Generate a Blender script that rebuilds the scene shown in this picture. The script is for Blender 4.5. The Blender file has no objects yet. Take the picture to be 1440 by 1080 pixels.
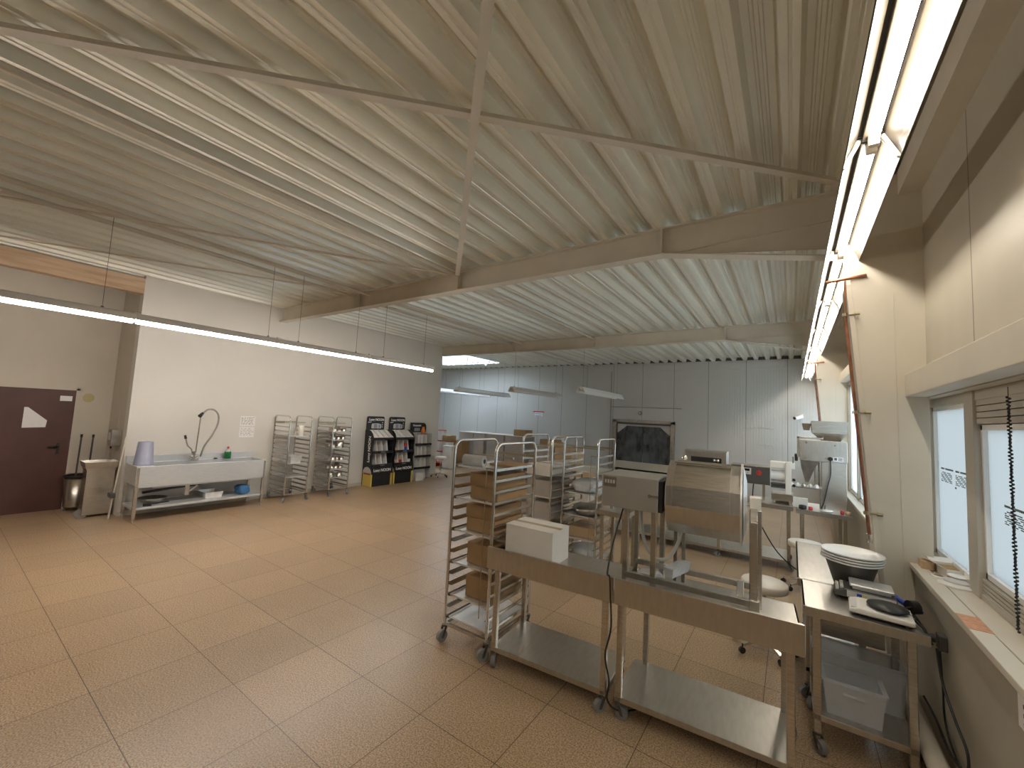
import bpy, math, random
from mathutils import Matrix, Vector
random.seed(7)
S = bpy.context.scene
COL = S.collection
R = math.radians
# ------------------------------------------------------------------ camera
cam_d = bpy.data.cameras.new('camera'); cam = bpy.data.objects.new('camera', cam_d); COL.objects.link(cam)
cam_d.sensor_width = 36; cam_d.lens = 570.6 / 1440 * 36; cam_d.clip_start = .05; cam_d.clip_end = 200
def cam_axes(yaw, pitch, roll):
    f = Vector((-math.sin(yaw) * math.cos(pitch), math.cos(yaw) * math.cos(pitch), math.sin(pitch)))
    r = Vector((math.cos(yaw), math.sin(yaw), 0)); u = r.cross(f)
    return math.cos(roll) * r + math.sin(roll) * u, -math.sin(roll) * r + math.cos(roll) * u, f
r_, u_, f_ = cam_axes(.6047416, .0778083, .0515934)
m = Matrix((r_, u_, -f_)).transposed().to_4x4(); m.translation = (0, 0, 1.94)
cam.matrix_world = m
S.camera = cam
# ------------------------------------------------------------------ world, view
w = bpy.data.worlds.new('overcast_sky'); S.world = w; w.use_nodes = True
bg = w.node_tree.nodes['Background']; bg.inputs[0].default_value = (.86, .93, 1, 1); bg.inputs[1].default_value = 2.2
S.view_settings.view_transform = 'Standard'; S.view_settings.look = 'None'
S.view_settings.gamma = 1; S.view_settings.use_curve_mapping = False
S.view_settings.exposure = 1.85
TUBE = 17.0; TUBE_FAR = 29.0
S.cycles.max_bounces = 14; S.cycles.diffuse_bounces = 10; S.cycles.glossy_bounces = 6; S.cycles.transmission_bounces = 8; S.cycles.transparent_max_bounces = 16
# ------------------------------------------------------------------ materials
def N(nt, t, **k):
    n = nt.nodes.new(t)
    for a, b in k.items(): setattr(n, a, b)
    return n
def mat(name, col, rough=.5, metal=0., var=0., scale=6., stretch=(1, 1, 1), bump=0., bscale=40., spec=.5, col2=None, alpha=None, trans=0., coat=0.):
    mt = bpy.data.materials.new(name); mt.use_nodes = True; nt = mt.node_tree; p = nt.nodes['Principled BSDF']
    p.inputs['Base Color'].default_value = (*col, 1); p.inputs['Roughness'].default_value = rough
    p.inputs['Metallic'].default_value = metal; p.inputs['Specular IOR Level'].default_value = spec
    if trans: p.inputs['Transmission Weight'].default_value = trans
    if alpha is not None: p.inputs['Alpha'].default_value = alpha
    if coat: p.inputs['Coat Weight'].default_value = coat
    if var or bump:
        tc = N(nt, 'ShaderNodeTexCoord'); mp = N(nt, 'ShaderNodeMapping'); mp.inputs['Scale'].default_value = stretch
        nt.links.new(tc.outputs['Object'], mp.inputs[0])
    if var:
        nz = N(nt, 'ShaderNodeTexNoise'); nz.inputs['Scale'].default_value = scale; nz.inputs['Detail'].default_value = 5
        nt.links.new(mp.outputs[0], nz.inputs['Vector'])
        mx = N(nt, 'ShaderNodeMix', data_type='RGBA')
        c2 = col2 or tuple(max(0, c * (1 - var)) for c in col)
        c1 = col if col2 else tuple(min(1, c * (1 + var)) for c in col)
        mx.inputs[6].default_value = (*c1, 1); mx.inputs[7].default_value = (*c2, 1)
        rp = N(nt, 'ShaderNodeValToRGB'); rp.color_ramp.elements[0].position = .35; rp.color_ramp.elements[1].position = .65
        nt.links.new(nz.outputs[0], rp.inputs[0]); nt.links.new(rp.outputs[0], mx.inputs[0])
        nt.links.new(mx.outputs[2], p.inputs['Base Color'])
    if bump:
        nb = N(nt, 'ShaderNodeTexNoise'); nb.inputs['Scale'].default_value = bscale
        nt.links.new(mp.outputs[0], nb.inputs['Vector'])
        bp = N(nt, 'ShaderNodeBump'); bp.inputs['Strength'].default_value = bump; bp.inputs['Distance'].default_value = .01
        nt.links.new(nb.outputs[0], bp.inputs['Height']); nt.links.new(bp.outputs[0], p.inputs['Normal'])
    return mt
M = {}
M['steel'] = mat('brushed_steel', (.60, .56, .50), .27, 1, .10, 9, (1, 1, 14), .10, 60)
M['steel_h'] = mat('brushed_steel_sheet', (.58, .55, .50), .32, 1, .05, 8, (5, 1, 1), .04, 50)
M['steel_dk'] = mat('dull_steel', (.36, .34, .31), .38, 1, .12, 12)
M['motorbox'] = mat('satin_housing_steel', (.52, .51, .475), .42, .8, .05, 5)
M['satin'] = mat('satin_sink_steel', (.68, .695, .70), .42, .55, .05, 8, (1, 1, 10))
M['chrome'] = mat('polished_tube_steel', (.72, .70, .66), .16, 1)
M['sheet'] = mat('galvanised_sheet', (.60, .585, .55), .45, .55, .08, 5)
M['zinc'] = mat('zinc_tray', (.80, .80, .78), .4, .75, .06, 10)
M['beam'] = mat('painted_beam', (.66, .61, .52), .55, 0, .04, 3)
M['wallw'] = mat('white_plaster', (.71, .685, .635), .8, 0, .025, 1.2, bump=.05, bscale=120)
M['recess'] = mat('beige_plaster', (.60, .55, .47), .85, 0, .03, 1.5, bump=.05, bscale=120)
M['reflect'] = mat('darkened_reflector_enamel', (.06, .049, .034), .4)  # white enamel darkened in colour so the tube's glare does not burn out
M['darkwall'] = mat('darkened_front_wall', (.24, .22, .19), .8, 0, .1, 2)
M['skirt'] = mat('skirting', (.62, .58, .50), .6)
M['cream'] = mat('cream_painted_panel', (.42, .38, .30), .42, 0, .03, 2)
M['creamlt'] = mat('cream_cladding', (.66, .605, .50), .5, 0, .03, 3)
M['white'] = mat('white_enamel', (.86, .85, .82), .35)
M['whitem'] = mat('white_mellow_plastic', (.80, .76, .68), .45)
M['winframe'] = mat('window_profile', (.48, .44, .37), .45)
M['door'] = mat('brown_door_paint', (.085, .032, .022), .5, 0, .1, 3)
M['timber'] = mat('pine_timber', (.64, .48, .335), .7, 0, 1, 3.5, (1, .6, 5), col2=(.50, .34, .21))
M['card'] = mat('brown_cardboard', (.36, .225, .105), .8, 0, .06, 3)
M['cardlt'] = mat('pale_cardboard', (.55, .40, .25), .8, 0, .05, 3)
M['whitecard'] = mat('white_cardboard', (.78, .74, .68), .7, 0, .04, 4)
M['greycard'] = mat('greyish_cardboard', (.42, .38, .34), .8, 0, .07, 3)
M['tape'] = mat('packing_tape', (.50, .40, .28), .25, alpha=1)
M['black'] = mat('black_plastic', (.018, .017, .016), .4)
M['blackcard'] = mat('black_print_card', (.014, .014, .016), .38)
M['gapshade'] = mat('rib_gap_shade', (.09, .09, .09), .6)
M['wheel'] = mat('grey_wheel', (.23, .23, .225), .5)
M['darkmetal'] = mat('dark_grey_metal', (.10, .095, .088), .45, .4)
M['copper'] = mat('old_copper', (.30, .135, .08), .4, .9, .2, 12)
M['brass'] = mat('tarnished_brass', (.42, .36, .24), .35, 1)
M['red'] = mat('red_plastic', (.50, .05, .035), .4)
M['orange'] = mat('orange_paper', (.70, .22, .05), .6)
M['blue'] = mat('blue_plastic', (.03, .07, .42), .35)
M['bluerag'] = mat('blue_cloth', (.05, .17, .36), .8, bump=.6, bscale=30)
M['lilac'] = mat('lilac_plastic', (.30, .31, .42), .45, 0, .04, 3)
M['green'] = mat('green_liquid', (.015, .20, .05), .2)
M['yellow'] = mat('yellow_print', (.72, .55, .12), .6)
M['grey'] = mat('mid_grey_plastic', (.30, .30, .30), .5)
M['pocket'] = mat('grey_pocket_board', (.33, .31, .30), .7)  # mid grey so the white dividers stand out
M['greylt'] = mat('pale_grey_board', (.60, .58, .55), .6)
M['paper'] = mat('white_paper', (.86, .85, .83), .7)
M['ink'] = mat('grey_ink', (.12, .12, .13), .7)
M['film'] = mat('faded_film_print', (.20, .25, .27), .8)
M['cable'] = mat('black_cable', (.012, .012, .012), .45)
M['hose'] = mat('grey_hose', (.50, .49, .45), .4)
M['terracotta'] = mat('orange_tape', (.60, .30, .17), .6, 0, .15, 40)
M['bag'] = mat('cloudy_plastic_bag', (.80, .82, .84), .25, 0, bump=.8, bscale=18, trans=.25)
M['crate'] = mat('clear_plastic', (.74, .77, .80), .3, 0, .04, 6, trans=.2, alpha=.7)
M['lcd'] = mat('dark_display', (.01, .012, .012), .15)
M['stain'] = mat('yellow_patch', (.50, .44, .22), .85)
def emis(name, col, st):
    mt = bpy.data.materials.new(name); mt.use_nodes = True; nt = mt.node_tree; p = nt.nodes['Principled BSDF']
    p.inputs['Base Color'].default_value = (.9, .9, .9, 1); p.inputs['Emission Color'].default_value = (*col, 1); p.inputs['Emission Strength'].default_value = st
    return mt
M['tube'] = emis('lit_fluorescent_tube', (1, .92, .80), TUBE)
M['tubeleft'] = emis('lit_fluorescent_tube_far_row', (1, .92, .84), TUBE_FAR)
M['tubeoff'] = mat('unlit_tube', (.86, .88, .88), .25)
def glass_mat(name, tint, through, rough=.3):
    mt = bpy.data.materials.new(name); mt.use_nodes = True; nt = mt.node_tree; nt.nodes.clear()
    o = N(nt, 'ShaderNodeOutputMaterial'); tl = N(nt, 'ShaderNodeBsdfTranslucent'); tl.inputs[0].default_value = (*tint, 1)
    tr = N(nt, 'ShaderNodeBsdfTransparent'); tr.inputs[0].default_value = (*tint, 1)
    gl = N(nt, 'ShaderNodeBsdfGlossy'); gl.inputs['Roughness'].default_value = rough
    m1 = N(nt, 'ShaderNodeMixShader'); m1.inputs[0].default_value = through
    m2 = N(nt, 'ShaderNodeMixShader'); m2.inputs[0].default_value = .06
    nt.links.new(tl.outputs[0], m1.inputs[1]); nt.links.new(tr.outputs[0], m1.inputs[2])
    nt.links.new(m1.outputs[0], m2.inputs[1]); nt.links.new(gl.outputs[0], m2.inputs[2]); nt.links.new(m2.outputs[0], o.inputs[0])
    return mt
M['frost'] = glass_mat('frosted_pane', (.30, .315, .315), .05)
M['frost2'] = glass_mat('bare_frosted_pane', (.50, .54, .56), .06)
M['skyl'] = glass_mat('skylight_dome', (.9, .95, 1), .5)
M['curtain'] = mat('scuffed_pvc', (.11, .12, .13), .22, 0, .5, 5, (1, 1, .6), alpha=.82)

def floor_mat():
    mt = bpy.data.materials.new('granite_floor_tiles'); mt.use_nodes = True; nt = mt.node_tree; p = nt.nodes['Principled BSDF']; L = nt.links.new
    g = N(nt, 'ShaderNodeNewGeometry'); sub = N(nt, 'ShaderNodeVectorMath', operation='SUBTRACT'); sub.inputs[1].default_value = (-2.56879, .20127, 0)
    L(g.outputs['Position'], sub.inputs[0])
    dv = N(nt, 'ShaderNodeVectorMath', operation='DIVIDE'); dv.inputs[1].default_value = (.6, .6, 1); L(sub.outputs[0], dv.inputs[0])
    fr = N(nt, 'ShaderNodeVectorMath', operation='FRACTION'); L(dv.outputs[0], fr.inputs[0])
    fl = N(nt, 'ShaderNodeVectorMath', operation='FLOOR'); L(dv.outputs[0], fl.inputs[0])
    sp = N(nt, 'ShaderNodeSeparateXYZ'); L(fr.outputs[0], sp.inputs[0])
    def edge(o):
        a = N(nt, 'ShaderNodeMath', operation='SUBTRACT'); L(o, a.inputs[0]); a.inputs[1].default_value = .5
        b = N(nt, 'ShaderNodeMath', operation='ABSOLUTE'); L(a.outputs[0], b.inputs[0]); return b.outputs[0]
    mxm = N(nt, 'ShaderNodeMath', operation='MAXIMUM'); L(edge(sp.outputs[0]), mxm.inputs[0]); L(edge(sp.outputs[1]), mxm.inputs[1])
    gr = N(nt, 'ShaderNodeMath', operation='GREATER_THAN'); L(mxm.outputs[0], gr.inputs[0]); gr.inputs[1].default_value = .4962
    wn = N(nt, 'ShaderNodeTexWhiteNoise', noise_dimensions='2D'); L(fl.outputs[0], wn.inputs['Vector'])
    n1 = N(nt, 'ShaderNodeTexNoise'); n1.inputs['Scale'].default_value = 110; n1.inputs['Detail'].default_value = 3; L(g.outputs['Position'], n1.inputs['Vector'])
    n2 = N(nt, 'ShaderNodeTexNoise'); n2.inputs['Scale'].default_value = 2.2; n2.inputs['Detail'].default_value = 4; L(g.outputs['Position'], n2.inputs['Vector'])
    rp = N(nt, 'ShaderNodeValToRGB'); e = rp.color_ramp.elements
    e[0].position = .38; e[0].color = (.245, .160, .088, 1); e[1].position = .62; e[1].color = (.555, .415, .268, 1)
    x = rp.color_ramp.elements.new(.5); x.color = (.420, .294, .176, 1)
    L(n1.outputs[0], rp.inputs[0])
    ml = N(nt, 'ShaderNodeMath', operation='MULTIPLY_ADD'); L(wn.outputs['Value'], ml.inputs[0]); ml.inputs[1].default_value = .14; ml.inputs[2].default_value = .78
    m2 = N(nt, 'ShaderNodeMath', operation='MULTIPLY_ADD'); L(n2.outputs[0], m2.inputs[0]); m2.inputs[1].default_value = .28; L(ml.outputs[0], m2.inputs[2])
    mu = N(nt, 'ShaderNodeVectorMath', operation='SCALE'); L(rp.outputs[0], mu.inputs[0]); L(m2.outputs[0], mu.inputs['Scale'])
    mx = N(nt, 'ShaderNodeMix', data_type='RGBA'); L(gr.outputs[0], mx.inputs[0]); L(mu.outputs[0], mx.inputs[6]); mx.inputs[7].default_value = (.075, .042, .022, 1)
    L(mx.outputs[2], p.inputs['Base Color'])
    rr = N(nt, 'ShaderNodeMath', operation='MULTIPLY_ADD'); L(n2.outputs[0], rr.inputs[0]); rr.inputs[1].default_value = .20; rr.inputs[2].default_value = .245
    L(rr.outputs[0], p.inputs['Roughness'])
    bp = N(nt, 'ShaderNodeBump'); bp.inputs['Strength'].default_value = .12; bp.inputs['Distance'].default_value = .004
    inv = N(nt, 'ShaderNodeMath', operation='SUBTRACT'); inv.inputs[0].default_value = 1; L(gr.outputs[0], inv.inputs[1])
    L(inv.outputs[0], bp.inputs['Height']); L(bp.outputs[0], p.inputs['Normal'])
    return mt
M['floor'] = floor_mat()
def roof_mat():
    mt = mat('trapezoid_roof_sheet', (.83, .815, .72), .36, .35, .07, 1.1, (3, .3, 1), spec=.6)
    return mt
M['roof'] = roof_mat()
def panel_mat(name, col, axis, pitch, off, seam):
    # sandwich panels: fine vertical lining, one joint every `seam` metres
    mt = bpy.data.materials.new(name); mt.use_nodes = True; nt = mt.node_tree; p = nt.nodes['Principled BSDF']; L = nt.links.new
    p.inputs['Roughness'].default_value = .45
    g = N(nt, 'ShaderNodeNewGeometry'); sp = N(nt, 'ShaderNodeSeparateXYZ'); L(g.outputs['Position'], sp.inputs[0]); c = sp.outputs[axis]
    a = N(nt, 'ShaderNodeMath', operation='SUBTRACT'); L(c, a.inputs[0]); a.inputs[1].default_value = off
    d = N(nt, 'ShaderNodeMath', operation='DIVIDE'); L(a.outputs[0], d.inputs[0]); d.inputs[1].default_value = seam
    f = N(nt, 'ShaderNodeMath', operation='FRACT'); L(d.outputs[0], f.inputs[0])
    gt = N(nt, 'ShaderNodeMath', operation='LESS_THAN'); L(f.outputs[0], gt.inputs[0]); gt.inputs[1].default_value = .012 / seam
    s = N(nt, 'ShaderNodeMath', operation='MULTIPLY'); L(c, s.inputs[0]); s.inputs[1].default_value = 2 * math.pi / pitch
    sn = N(nt, 'ShaderNodeMath', operation='SINE'); L(s.outputs[0], sn.inputs[0])
    mx = N(nt, 'ShaderNodeMix', data_type='RGBA'); L(gt.outputs[0], mx.inputs[0]); mx.inputs[6].default_value = (*col, 1); mx.inputs[7].default_value = (*[q * .3 for q in col], 1)
    L(mx.outputs[2], p.inputs['Base Color'])
    bp = N(nt, 'ShaderNodeBump'); bp.inputs['Strength'].default_value = .25; bp.inputs['Distance'].default_value = .003
    L(sn.outputs[0], bp.inputs['Height']); L(bp.outputs[0], p.inputs['Normal'])
    return mt
M['panelback'] = panel_mat('lined_grey_panel', (.60, .60, .575), 0, .07, -5.19, 1.02)
M['panelright'] = panel_mat('lined_cream_panel', (.50, .455, .365), 1, .25, 4.12, 1.0)

# ------------------------------------------------------------------ mesh collector
class MB:
    def __init__(s): s.v = []; s.f = []; s.sm = []; s.mi = []; s.k = 0; s.T = None
    def add(s, vs, fs, sm=False):
        b = len(s.v)
        for q in vs:
            q = Vector(q)
            s.v.append(s.T @ q if s.T else q)
        for q in fs: s.f.append([b + i for i in q]); s.sm.append(sm); s.mi.append(s.k)
        return s
    def box(s, x0, x1, y0, y1, z0, z1):
        x0, x1 = sorted((x0, x1)); y0, y1 = sorted((y0, y1)); z0, z1 = sorted((z0, z1))
        v = [(x, y, z) for z in (z0, z1) for y in (y0, y1) for x in (x0, x1)]
        return s.add(v, [(0, 2, 3, 1), (4, 5, 7, 6), (0, 1, 5, 4), (2, 6, 7, 3), (0, 4, 6, 2), (1, 3, 7, 5)])
    def bar(s, p0, p1, wx, wy, up=(0, 0, 1)):
        p0, p1 = Vector(p0), Vector(p1); d = (p1 - p0).normalized(); up = Vector(up)
        a = d.cross(up)
        if a.length < 1e-4: a = d.cross(Vector((1, 0, 0)))
        a.normalize(); b = a.cross(d)
        v = []
        for p in (p0, p1):
            for i, j in ((-1, -1), (1, -1), (1, 1), (-1, 1)): v.append(p + a * (i * wx / 2) + b * (j * wy / 2))
        return s.add(v, [(0, 1, 2, 3), (7, 6, 5, 4), (0, 4, 5, 1), (1, 5, 6, 2), (2, 6, 7, 3), (3, 7, 4, 0)])
    def tube(s, pts, r, n=8, caps=True, closed=False):
        pts = [Vector(p) for p in pts]; k = len(pts); rings = []; a = None
        for i, p in enumerate(pts):
            t = (pts[(i + 1) % k] if (closed or i < k - 1) else p) - (pts[i - 1] if (closed or i > 0) else p); t.normalize()
            if a is None:
                a = t.orthogonal().normalized()
            else:
                a = (a - t * a.dot(t)); a = a.normalized() if a.length > 1e-6 else t.orthogonal().normalized()
            b = t.cross(a); rr = r[i] if isinstance(r, (list, tuple)) else r
            rings.append([p + a * (rr * math.cos(2 * math.pi * j / n)) + b * (rr * math.sin(2 * math.pi * j / n)) for j in range(n)])
        v = [q for g in rings for q in g]; f = []
        for i in range(k if closed else k - 1):
            for j in range(n): 
                i2 = (i + 1) % k
                f.append((i * n + j, i * n + (j + 1) % n, i2 * n + (j + 1) % n, i2 * n + j))
        s.add(v, f, True)
        if caps and not closed: s.add(rings[0], [tuple(range(n))[::-1]]); s.add(rings[-1], [tuple(range(n))])
        return s
    def cyl(s, p0, p1, r0, r1=None, n=16): return s.tube([p0, p1], [r0, r0 if r1 is None else r1], n)
    def lathe(s, prof, o=(0, 0, 0), n=20, smooth=True, cap0=True, cap1=True):
        o = Vector(o); v = []; f = []
        for rr, z in prof:
            for j in range(n): v.append(o + Vector((rr * math.cos(2 * math.pi * j / n), rr * math.sin(2 * math.pi * j / n), z)))
        for i in range(len(prof) - 1):
            for j in range(n): f.append((i * n + j, i * n + (j + 1) % n, (i + 1) * n + (j + 1) % n, (i + 1) * n + j))
        s.add(v, f, smooth)
        if cap0: s.add(v[:n], [tuple(range(n))[::-1]])
        if cap1: s.add(v[-n:], [tuple(range(n))])
        return s
    def prism(s, poly, ax, a0, a1):
        def P(q, a): return {'x': (a, q[0], q[1]), 'y': (q[0], a, q[1]), 'z': (q[0], q[1], a)}[ax]
        n = len(poly); v = [P(q, a0) for q in poly] + [P(q, a1) for q in poly]
        f = [tuple(range(n))[::-1], tuple(range(n, 2 * n))] + [(i, (i + 1) % n, n + (i + 1) % n, n + i) for i in range(n)]
        return s.add(v, f)
    def sheet(s, poly, ax, a0, a1, t=None):        # open profile extruded (thin folded sheet)
        def P(q, a): return {'x': (a, q[0], q[1]), 'y': (q[0], a, q[1]), 'z': (q[0], q[1], a)}[ax]
        n = len(poly); v = [P(q, a0) for q in poly] + [P(q, a1) for q in poly]
        return s.add(v, [(i, i + 1, n + i + 1, n + i) for i in range(n - 1)])
    def tub(s, x0, x1, y0, y1, z0, z1, t, tx=0, ty=0): # open-topped container with walls t, narrower by tx, ty at the base
        o0 = [(x0 + tx, y0 + ty), (x1 - tx, y0 + ty), (x1 - tx, y1 - ty), (x0 + tx, y1 - ty)]; o1 = [(x0, y0), (x1, y0), (x1, y1), (x0, y1)]
        i1 = [(x0 + t, y0 + t), (x1 - t, y0 + t), (x1 - t, y1 - t), (x0 + t, y1 - t)]
        i0 = [(x0 + tx + t, y0 + ty + t), (x1 - tx - t, y0 + ty + t), (x1 - tx - t, y1 - ty - t), (x0 + tx + t, y1 - ty - t)]
        v = [(*q, z0) for q in o0] + [(*q, z1) for q in o1] + [(*q, z1) for q in i1] + [(*q, z0 + t) for q in i0]
        f = [(3, 2, 1, 0)]
        for a in (0, 4, 8):
            for j in range(4): f.append((a + j, a + (j + 1) % 4, a + 4 + (j + 1) % 4, a + 4 + j))
        f.append((12, 13, 14, 15))
        return s.add(v, f)
def obj(name, mb, mt, parent=None, bevel=0, world=False, label=None, loc=None):
    me = bpy.data.meshes.new(name)
    vs = mb.v
    if world and parent is not None:
        inv = Matrix.LocRotScale(parent.location, parent.rotation_euler, None).inverted(); vs = [inv @ q for q in vs]
    me.from_pydata([tuple(q) for q in vs], [], mb.f)
    mts = mt if isinstance(mt, (list, tuple)) else [mt]
    for q in mts: me.materials.append(M[q] if isinstance(q, str) else q)
    me.polygons.foreach_set('use_smooth', mb.sm)
    if len(mts) > 1: me.polygons.foreach_set('material_index', mb.mi)
    me.update()
    o = bpy.data.objects.new(name, me); COL.objects.link(o)
    if parent is not None: o.parent = parent
    if loc is not None: o.location = loc
    if bevel:
        b = o.modifiers.new('edge', 'BEVEL'); b.width = bevel; b.segments = 2; b.limit_method = 'ANGLE'; b.angle_limit = R(40)
    if label: o['label'] = label
    return o
def tag(o, label, cat, group=None):
    o['label'] = label; o['category'] = cat
    if group: o['group'] = group
    return o
def thing(name, label, cat, loc=(0, 0, 0), rot=0, group=None):
    o = bpy.data.objects.new(name, None); o.empty_display_size = .1; COL.objects.link(o)
    o.location = loc; o.rotation_euler = (0, 0, rot)
    return tag(o, label, cat, group)
def single(name, mb, mt, label, cat, group=None, bevel=0, loc=None, rot=0):
    o = obj(name, mb, mt, None, bevel, loc=loc); o.rotation_euler = (0, 0, rot)
    return tag(o, label, cat, group)
def struct(name, mb, mt, bevel=0, label=None):
    o = obj(name, mb, mt, None, bevel); o['kind'] = 'structure'
    if label: o['label'] = label; o['category'] = label.split()[-1]
    return o
def dup(root, loc, rot=0, label=None, group=None):
    def cp(o, par):
        c = o.copy(); COL.objects.link(c)
        if par is not None: c.parent = par
        for ch in o.children: cp(ch, c)
        return c
    r = cp(root, None); r.location = loc; r.rotation_euler = (0, 0, rot)
    if label: r['label'] = label
    if group: r['group'] = group
    return r
def text(name, body, size, loc, rot, mt, parent=None, ext=.0015, world=False, sx=1):
    cu = bpy.data.curves.new(name, 'FONT'); cu.body = body; cu.size = size; cu.align_x = 'CENTER'; cu.align_y = 'CENTER'; cu.extrude = ext; cu.offset = size * .03
    t = bpy.data.objects.new(name, cu); COL.objects.link(t); bpy.context.view_layer.update()
    me = bpy.data.meshes.new_from_object(t.evaluated_get(bpy.context.evaluated_depsgraph_get()))
    bpy.data.objects.remove(t); me.name = name
    me.materials.clear(); me.materials.append(M[mt])
    o = bpy.data.objects.new(name, me); COL.objects.link(o)
    Tm = Matrix.LocRotScale(Vector(loc), Matrix.Rotation(rot[2], 3, 'Z') @ Matrix.Rotation(rot[1], 3, 'Y') @ Matrix.Rotation(rot[0], 3, 'X'), Vector((sx, 1, 1)))
    if world and parent is not None: Tm = Matrix.LocRotScale(parent.location, parent.rotation_euler, None).inverted() @ Tm
    me.transform(Tm)
    if parent is not None: o.parent = parent
    return o
def arc(c, r, a0, a1, n, plane='xz'):
    out = []
    for i in range(n + 1):
        a = R(a0 + (a1 - a0) * i / n); p, q = r * math.cos(a), r * math.sin(a)
        out.append({'xz': (c[0] + p, c[1], c[2] + q), 'yz': (c[0], c[1] + p, c[2] + q), 'xy': (c[0] + p, c[1] + q, c[2])}[plane])
    return out
def smooth_path(pts, n=6):
    pts = [Vector(p) for p in pts]; out = []
    for i in range(len(pts) - 1):
        p0, p1, p2, p3 = pts[max(i - 1, 0)], pts[i], pts[i + 1], pts[min(i + 2, len(pts) - 1)]
        for k in range(n):
            t = k / n
            out.append(.5 * ((2 * p1) + (p2 - p0) * t + (2 * p0 - 5 * p1 + 4 * p2 - p3) * t * t + (3 * p1 - p0 - 3 * p2 + p3) * t ** 3))
    return out + [pts[-1]]
# ================================================================== SETTING
XL, YE, YB, XR, ZR = -8.95, 9.08, 13.85, .8, 3.95
struct('floor', MB().box(-15, 1.3, -4, 15.5, -.1, 0), 'floor')
# roof deck: trapezoid ribs along Y
b = MB(); P = .285; prof = []
k0, k1 = int(-14.5 / P), 5
for k in range(k0, k1):
    c = k * P
    prof += [(c - .045, ZR), (c - .012, ZR), (c - .008, ZR + .006), (c + .008, ZR + .006), (c + .012, ZR), (c + .045, ZR),
             (c + .072, ZR + .098), (c + .108, ZR + .098), (c + .114, ZR + .086), (c + .126, ZR + .086), (c + .132, ZR + .098), (c + .15, ZR + .098), (c + .156, ZR + .086), (c + .168, ZR + .086), (c + .174, ZR + .098), (c + .213, ZR + .098)]
up = [(x, z + .004) for x, z in prof]
YC = -4.0
sk = (-12.2, -9.35, 10.45, 12.6)        # skylight opening
def roofstrip(x0, x1, y0, y1):
    b.sheet([q for q in prof if x0 <= q[0] <= x1], 'y', y0, y1)
roofstrip(-15, 2, YC, sk[2]); roofstrip(-15, 2, sk[3], YB + .3); roofstrip(-15, sk[0], sk[2], sk[3]); roofstrip(sk[1], 2, sk[2], sk[3])
struct('ceiling', b, 'roof')
b = MB(); x0, x1, y0, y1 = -12.35, -9.2, 10.3, 12.75
for q in ((-15, x0, YC, 15), (x1, 1.6, YC, 15), (x0, x1, YC, y0), (x0, x1, y1, 15)): b.box(*q, ZR + .11, ZR + .18)
struct('trim_1', b, 'roof')                                            # roof build-up above the sheets
b = MB()
for q in ((x0, x0 + .1, y0, y1), (x1 - .1, x1, y0, y1), (x0, x1, y0, y0 + .1), (x0, x1, y1 - .1, y1)): b.box(*q, ZR + .0, ZR + .45)
o = struct('window_3', b, 'white')
obj('skylight_pane', MB().box(x0, x1, y0, y1, ZR + .42, ZR + .45), 'skyl', o)
b = MB()
for yy in (10.9, 12.0): b.box(-9.6, -9.52, yy, yy + .05, ZR - .16, ZR + .1)
obj('opener_bracket', b, 'white', o)
# walls
b = MB().box(XL - .2, XL, 1.96, YE, 0, ZR + .1)
struct('wall_left', b, 'wallw')
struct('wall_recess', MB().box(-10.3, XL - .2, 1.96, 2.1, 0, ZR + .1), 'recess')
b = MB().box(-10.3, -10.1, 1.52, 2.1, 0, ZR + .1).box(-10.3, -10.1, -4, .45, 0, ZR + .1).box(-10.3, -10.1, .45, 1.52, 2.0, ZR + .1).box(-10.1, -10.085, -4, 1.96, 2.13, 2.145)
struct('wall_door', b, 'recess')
struct('wall_back', MB().box(-15, -5.12, YB, YB + .15, 0, ZR).box(-3.12, 1, YB, YB + .15, 0, ZR).box(-5.12, -3.12, YB, YB + .15, 1.98, ZR), 'panelback')
struct('trim_19', MB().box(-15, 1, YB + .02, YB + .15, ZR, ZR + .18), 'gapshade')  # dark strip standing in for the shade in the rib gaps
struct('trim_2', MB().box(-15, .8, YB - .03, YB, 3.68, 3.9), 'panelback')
struct('wall_far', MB().box(-15.1, -15, 8, 15.5, 0, 4.4), 'panelback')
struct('wall_side', MB().box(-15, XL - .2, YE - .2, YE, 0, 4.1), 'panelback')
struct('wall_front', MB().box(-15, 1.4, -4.1, -4, 0, 4.4), 'darkwall')  # unseen end wall, darkened so the steel reflects less light
# room seen through the swing door
b = MB().box(-6.6, -1.8, 17.2, 17.3, 0, 3).box(-6.7, -6.6, YB + .15, 17.3, 0, 3).box(-1.8, -1.7, YB + .15, 17.3, 0, 3).box(-6.6, -1.8, YB + .15, 17.3, 3, 3.1).box(-6.6, -1.8, YB + .15, 17.3, -.1, 0)
struct('wall_store', b, 'panelback')
# timber lintel across the recess
tm = struct('trim_3', MB().box(XL - .16, XL, -4, 1.96, 3.66, 3.92), 'timber')
struct('baseboard_left', MB().box(XL, XL + .012, 1.96, YE, 0, .07), 'skirt')
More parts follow.
